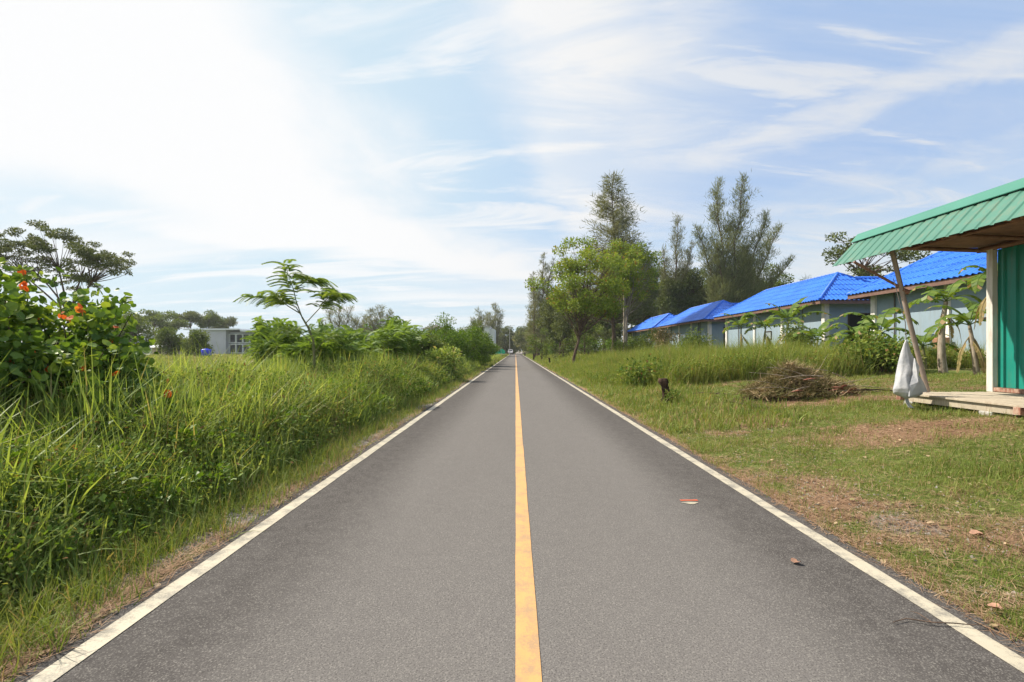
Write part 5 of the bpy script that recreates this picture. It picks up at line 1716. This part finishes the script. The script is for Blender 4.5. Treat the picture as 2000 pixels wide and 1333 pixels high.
Y = 40.0
x = X_at(1219, Y)
mb = MB(); mb.tube([(0, 0, -.3), (0.02, 0, 3), (0, 0, Z_at(572, Y) - .5)], [.11, .10, .08], 10)
o = mb.build('wooden_pole', M['bark_pale'], None, (x, Y, .5)); tag(o, 'bare straight wooden pole beside the farthest blue roof', 'pole')
Y = 46.0
x = X_at(1197, 50)
mb = MB(); mb.tube([(0, 0, -.3), (0.05, 0, 3), (0, 0, 5.5)], [.14, .12, .09], 10)
o = mb.build('bare_trunk', M['bark_brown'], None, (x, 50, .5)); tag(o, 'brown bare trunk left of the straight wooden pole', 'tree trunk')

# thin lamp post and green net at the far left of the road
Y = 150.0
x = X_at(995.5, Y)
root = empty('lamp_post', (x, Y, 0), 'thin grey lamp post beside the white car', 'lamp post')
mb = MB(); mb.tube([(0, 0, -.2), (0, 0, 8.8)], [.10, .06], 8); mb.build('post', M['concrete'], root)
mb = MB(); mb.tube([(0, 0, 8.7), (.5, 0, 9.1), (1.3, 0, 9.2)], .04, 6); mb.build('arm', M['concrete'], root)
mb = MB(); mb.box(1.2, 1.7, -.1, .1, 9.12, 9.24, bevel=.03); mb.build('lamp_head', M['plaster_white'], root)
Y = 100.0
root = empty('net_fence', (X_at(974, Y), Y, 0), 'green net fence strung on stakes left of the white car', 'net fence')
mb = MB()
u = np.linspace(-1, 1, 15)
vs = []
for t in u:
    sg = .12 * math.sin(4 * t)
    vs += [(t * 1.35, .15 * math.sin(5 * t), .75), (t * 1.35, .15 * math.sin(5 * t), 1.35 + .35 * t * (t > 0) * (1 - t) * 3 + sg), ]
mb.add(vs, [(2 * i, 2 * i + 2, 2 * i + 3, 2 * i + 1) for i in range(14)])
mb.add([(a, b + .02, c) for a, b, c in vs], [(2 * i, 2 * i + 1, 2 * i + 3, 2 * i + 2) for i in range(14)])
mb.build('net', M['net_green'], root)
for t in (-1.3, 0, .55, 1.3):
    mb = MB(); mb.tube([(t, .05, -.1), (t, .05, 1.75)], .025, 5); mb.build('stake', M['bark_pale'], root)

# white car parked at the far left edge
root = empty('parked_car', (X_at(997, 168), 168, 0), 'white car standing at the left road edge near the lamp post', 'car')
mb = MB()
prof = [(-2.1, .35), (-2.15, .75), (-2.0, 1.0), (-1.75, 1.1), (-1.35, 1.62), (-.9, 1.70), (.6, 1.68), (1.15, 1.12), (2.0, .98), (2.15, .7), (2.1, .35)]
for s_ in (-1, 1): pass
n = len(prof)
def hwid(z): return .86 if z < 1.15 else .86 - (z - 1.12) * .30
vs = [(-hwid(z), y, z) for y, z in prof] + [(hwid(z), y, z) for y, z in prof]
mb.add(vs, [list(range(n - 1, -1, -1)), list(range(n, 2 * n))] + [(i, i + 1, i + 1 + n, i + n) for i in range(n - 1)] + [(n - 1, 0, n, 2 * n - 1)], 0)
body = mb.build('body', M['car_white'], root)
mb = MB(); mb.add([(-.66, -1.755, 1.14), (.66, -1.755, 1.14), (.60, -1.40, 1.58), (-.60, -1.40, 1.58)], [(0, 1, 2, 3)]); mb.v = [(a, b - .012, c + .008) for a, b, c in mb.v]; mb.build('rear_window', M['dark_glass'], root)
for s_ in (-1, 1):
    mb = MB(); mb.add([(s_ * .872, -1.3, 1.16), (s_ * .872, .95, 1.16), (s_ * .755, .45, 1.58), (s_ * .765, -1.05, 1.58)], [(0, 1, 2, 3)]); mb.build('side_window', M['dark_glass'], root)
    mb = MB(); mb.box(s_ * .74 - .1, s_ * .74 + .1, -2.175, -2.10, .78, .98, bevel=.02); mb.build('tail_lamp', M['tail_red'], root)
    for yy in (-1.35, 1.35):
        mb = MB(); mb.tube([(s_ * .70, yy, .33), (s_ * .88, yy, .33)], .33, 16); wh = mb.build('wheel', M['rubber'], root)
        mb = MB(); mb.tube([(s_ * .882, yy, .33), (s_ * .89, yy, .33)], .19, 12); mb.build('rim', M['concrete'], wh)
mb = MB(); mb.box(-.8, .8, -2.22, -2.155, .38, .58, bevel=.02); mb.build('bumper', M['pipe_dark'], root)

# fallen leaves and twigs
def dry(px, py, s_, rz, label, X=None, Yq=None, seed=1):
    if Yq is None: Yq = 1321.6 / (py - 685); X = X_at(px, Yq)
    z = .006 if abs(X) < 2.4 else gz(X, Yq) + .03
    g = np.random.default_rng(seed)
    tv, tf = RLEAF
    v = tv.copy() * s_; v[:, 1] = v[:, 1] * 2.6 + g.random(len(v)) * s_ * .12
    v = v[:, [0, 2, 1]]; v[:, 2] -= v[:, 2].min()
    c, s2 = math.cos(rz), math.sin(rz)
    v = np.stack([v[:, 0] * c - v[:, 1] * s2, v[:, 0] * s2 + v[:, 1] * c, v[:, 2]], -1)
    o = np_mesh('dry_leaf', v, tf, M['dry_leaf'], None, True, loc=(X, Yq, z))
    return tag(o, label, 'fallen leaf')
dry(1560, 1100, .058, 1.9, 'curled pinkish dry leaf lying alone on the asphalt', seed=3)
X_, Y_ = 2.95, 3.07; dry(0, 0, .06, .8, 'brown dry leaf on the grass just beyond the asphalt edge', 2.56, 2.54, seed=4)
dry(0, 0, .09, 1.3, 'large curled brown leaf on the bare soil patch at right', 3.35, 3.45, seed=5)
mb = MB(); g = np.random.default_rng(3)
pts = [(1.93, 2.47, .012), (2.02, 2.50, .014), (2.12, 2.46, .016), (2.22, 2.45, .018), (2.30, 2.43, .02), (2.40, 2.44, .02)]
mb.tube(pts, [.002, .003, .0035, .003, .0025, .0015], 5); mb.tube([pts[2], (2.10, 2.52, .03), (2.09, 2.56, .02)], [.0025, .002, .001], 5)
tag(mb.build('twig', M['bark_brown'], None), 'thin dark twig lying across the right white line', 'twig')
mb = MB()
x, Yq = X_at(1400, 12.0), 12.0; z = gz(x, Yq) + .03
mb.tube([(-.55, .15, .03), (-.3, .05, .06), (0, 0, .04), (.3, -.05, .03), (.6, -.02, .02)], [.006, .012, .014, .010, .004], 6); mb.tube([(0, 0, .04), (.2, .12, .10), (.4, .16, .08)], [.008, .006, .002], 5); mb.tube([(-.3, .05, .06), (-.45, -.06, .05)], [.006, .003], 5)
tag(mb.build('dead_branch', M['bark_brown'], None, (x, Yq, z)), 'dead forked branch lying on the grass between stump and brush pile', 'branch')

# ------------------------------------------------------------------ buildings across the field
def block(name, x0, x1, y0, y1, z0_, z1, m_, parent):
    b = MB(); b.box(x0, x1, y0, y1, z0_, z1); return b.build(name, m_, parent)


Y = 105.0
bx0, bx1 = X_at(370, Y), X_at(441, Y)
root = empty('grey_building', (bx0, Y, .2), 'long grey two storey building with rows of windows across the left field', 'building')
def B(px): return X_at(px, Y) - bx0
zt = Z_at(645, Y) - .2
mb = MB(); mb.box(0, B(441), 0, 14, 0, zt); mb.box(B(441) + .002, B(530), 1.5, 14, 0, zt - .35); mb.build('wall', M['plaster_grey'], root)
mb = MB(); mb.box(-1, B(470), -.6, 15, zt + .005, zt + .30); mb.box(B(470) + .005, B(535), -.3, 15, zt - .34, zt - .02); mb.build('roof', M['plaster_white'], root)
for r_ in range(2):
    for c_ in range(6):
        x0 = B(442.5 + 13.6 * c_); x1 = B(454 + 13.6 * c_)
        z0_, z1_ = .75 + 2.25 * r_ , 2.45 + 2.25 * r_
        fr = MB()
        t_ = .13
        fr.box(x0 - t_, x0, 1.0, 1.49, z0_ - t_, z1_ + t_); fr.box(x1, x1 + t_, 1.0, 1.49, z0_ - t_, z1_ + t_)
        fr.box(x0 + .001, x1 - .001, 1.01, 1.49, z0_ - t_, z0_); fr.box(x0 + .001, x1 - .001, 1.01, 1.49, z1_, z1_ + t_)
        wf = fr.build('window_frame', M['plaster_white'], root)
        mb = MB(); mb.box(x0, x1, 1.40, 1.46, z0_, z1_); mb.build('pane', M['dark_glass'], wf)
Y = 92.0
for (pxa, pxb, pya, pyb, mt, lb) in [(190, 262, 654, 672, 'plaster_white', 'low white roofed hut behind the leafy shrub'), (296, 322, 676, 690, 'pink_wall', 'small pinkish hut left of the blue water tank'), ]:
    x0, x1 = X_at(pxa, Y), X_at(pxb, Y)
    root = empty('field_hut', (x0, Y, .2), lb, 'hut')
    h = Z_at(pya, Y) - .2
    block('wall', 0, x1 - x0, 0, 5, 0, h - .3, M[mt], root)
    mb = MB(); w_ = x1 - x0
    mb.add([(-.4, -.5, h - .29), (w_ + .4, -.5, h - .29), (w_ + .4, 2.5, h + .5), (-.4, 2.5, h + .5), (-.4, 5.5, h - .29), (w_ + .4, 5.5, h - .29)], [(0, 1, 2, 3), (3, 2, 5, 4), (0, 3, 4), (1, 5, 2), (0, 4, 5, 1)])
    mb.build('roof', M['plaster_white'], root)
    block('door', .4 * w_, .4 * w_ + .8, -.03, -.002, 0, 1.6, M['door_brown'], root)
Y = 62.0
root = empty('water_tank', (X_at(403, Y), Y, .2), 'bright blue plastic water tank in the left field', 'water tank')
mb = MB(); mb.tube([(0, 0, .55), (0, 0, .62), (0, 0, 1.25), (0, 0, 1.36), (0, 0, 1.42)], [.50, .56, .60, .50, .2], 16); mb.build('tank', M['blue_plastic'], root)
mb = MB(); mb.tube([(0, 0, 1.42), (0, 0, 1.48)], .18, 12); mb.build('lid', M['blue_plastic'], root)
for a in (0.8, 2.4, 3.9, 5.5):
    mb = MB(); mb.tube([(.42 * math.cos(a), .42 * math.sin(a), -.1), (.42 * math.cos(a), .42 * math.sin(a), .54)], .04, 6); mb.build('leg', M['concrete'], root)
Y = 40.0
x0, x1 = X_at(538, Y), X_at(563, Y)
root = empty('low_wall', (x0, Y, .1), 'low pale concrete wall behind the feathery shrubs', 'wall')
block('wall_block', 0, x1 - x0, 0, .3, 0, Z_at(679, Y) - .1, M['plaster_white'], root)
block('wall_panel', x1 - x0 + .02, 4.2, .05, .25, 0, Z_at(681, Y) - .1, M['concrete'], root)

Y = 85.0
x0 = X_at(818, Y)
root = empty('teal_trimmed_house', (x0, Y, .2), 'two storey house with a pale teal lower roof behind the leafy bushes', 'house')
def B(px): return X_at(px, Y) - x0
zc = lambda py: Z_at(py, Y) - .2
block('wall', B(826), B(866), 0, 8, 0, zc(643), M['plaster_white'], root)
mb = MB(); xa, xb, za, zb_ = B(822), B(872), zc(643), zc(633)
mb.add([(xa, -.8, za), (xb, -.8, za), ((xa + xb) / 2, 3, zb_), (xa, 8.8, za), (xb, 8.8, za), ((xa + xb) / 2, 5, zb_)], [(0, 1, 2), (0, 2, 5, 3), (1, 4, 5, 2), (3, 5, 4), (0, 3, 4, 1)])
mb.build('roof', M['pipe_dark'], root)
block('lower_roof', B(700), B(862), -2.6, -.02, zc(656), zc(652), M['pale_teal'], root)
for a, b in ((837, 850), (853, 862)):
    fr = block('window_frame', B(a) - .08, B(b) + .08, -.06, -.004, zc(651) - .08, zc(645) + .08, M['plaster_white'], root)
    block('pane', B(a), B(b), -.09, -.061, zc(651), zc(645), M['dark_glass'], fr)
block('lower_wall', B(830), B(862), -2.0, -.01, 0, zc(657), M['pink_wall'], root)

Y = 110.0
x0 = X_at(930, Y)
root = empty('white_house', (x0, Y, .2), 'white modern two storey house beyond the bushes left of the lamp post', 'house')
block('wall', B(924) if False else X_at(926, Y) - x0, X_at(947, Y) - x0, 0, 9, 0, Z_at(637, Y) - .2, M['plaster_white'], root)
zt = Z_at(637, Y) - .2
mb = MB(); mb.box(X_at(947, Y) - x0 + .004, X_at(957, Y) - x0, -1.2, 8, 0, zt - .3); mb.box(X_at(957, Y) - x0 + .004, X_at(966, Y) - x0, -.6, 8, 0, Z_at(643, Y) - .2); mb.build('wing', M['plaster_white'], root)
mb = MB(); mb.box(X_at(924, Y) - x0, X_at(958, Y) - x0, -1.5, 9.5, zt - .295, zt - .05); mb.build('roof', M['concrete'], root)
fr = block('window_frame', X_at(929, Y) - x0, X_at(945, Y) - x0, -.08, -.004, Z_at(647.5, Y) - .2, Z_at(637.5, Y) - .2, M['plaster_white'], root)
for q0, q1 in ((930, 937), (938, 944)):
    block('pane', X_at(q0, Y) - x0, X_at(q1, Y) - x0, -.12, -.081, Z_at(646.5, Y) - .2, Z_at(638.5, Y) - .2, M['dark_glass'], fr)

# ------------------------------------------------------------------ light haze over the far ground
mb = MB(); mb.box(-320, 420, -30, 300, -2.5, 34)
hz = mb.build('haze', None)
m = bpy.data.materials.new('haze_air'); m.use_nodes = True
t = NT(m.node_tree)
vol = t.n('ShaderNodeVolumePrincipled', ins={'Color': (0.92, 0.96, 1.0, 1), 'Density': 0.0003, 'Anisotropy': 0.2})
out = t.n('ShaderNodeOutputMaterial'); t.t.links.new(vol.outputs[0], out.inputs[1])
hz.data.materials.append(m)
tag(hz, 'thin pale haze in the air over the field and road', 'haze', kind='stuff')
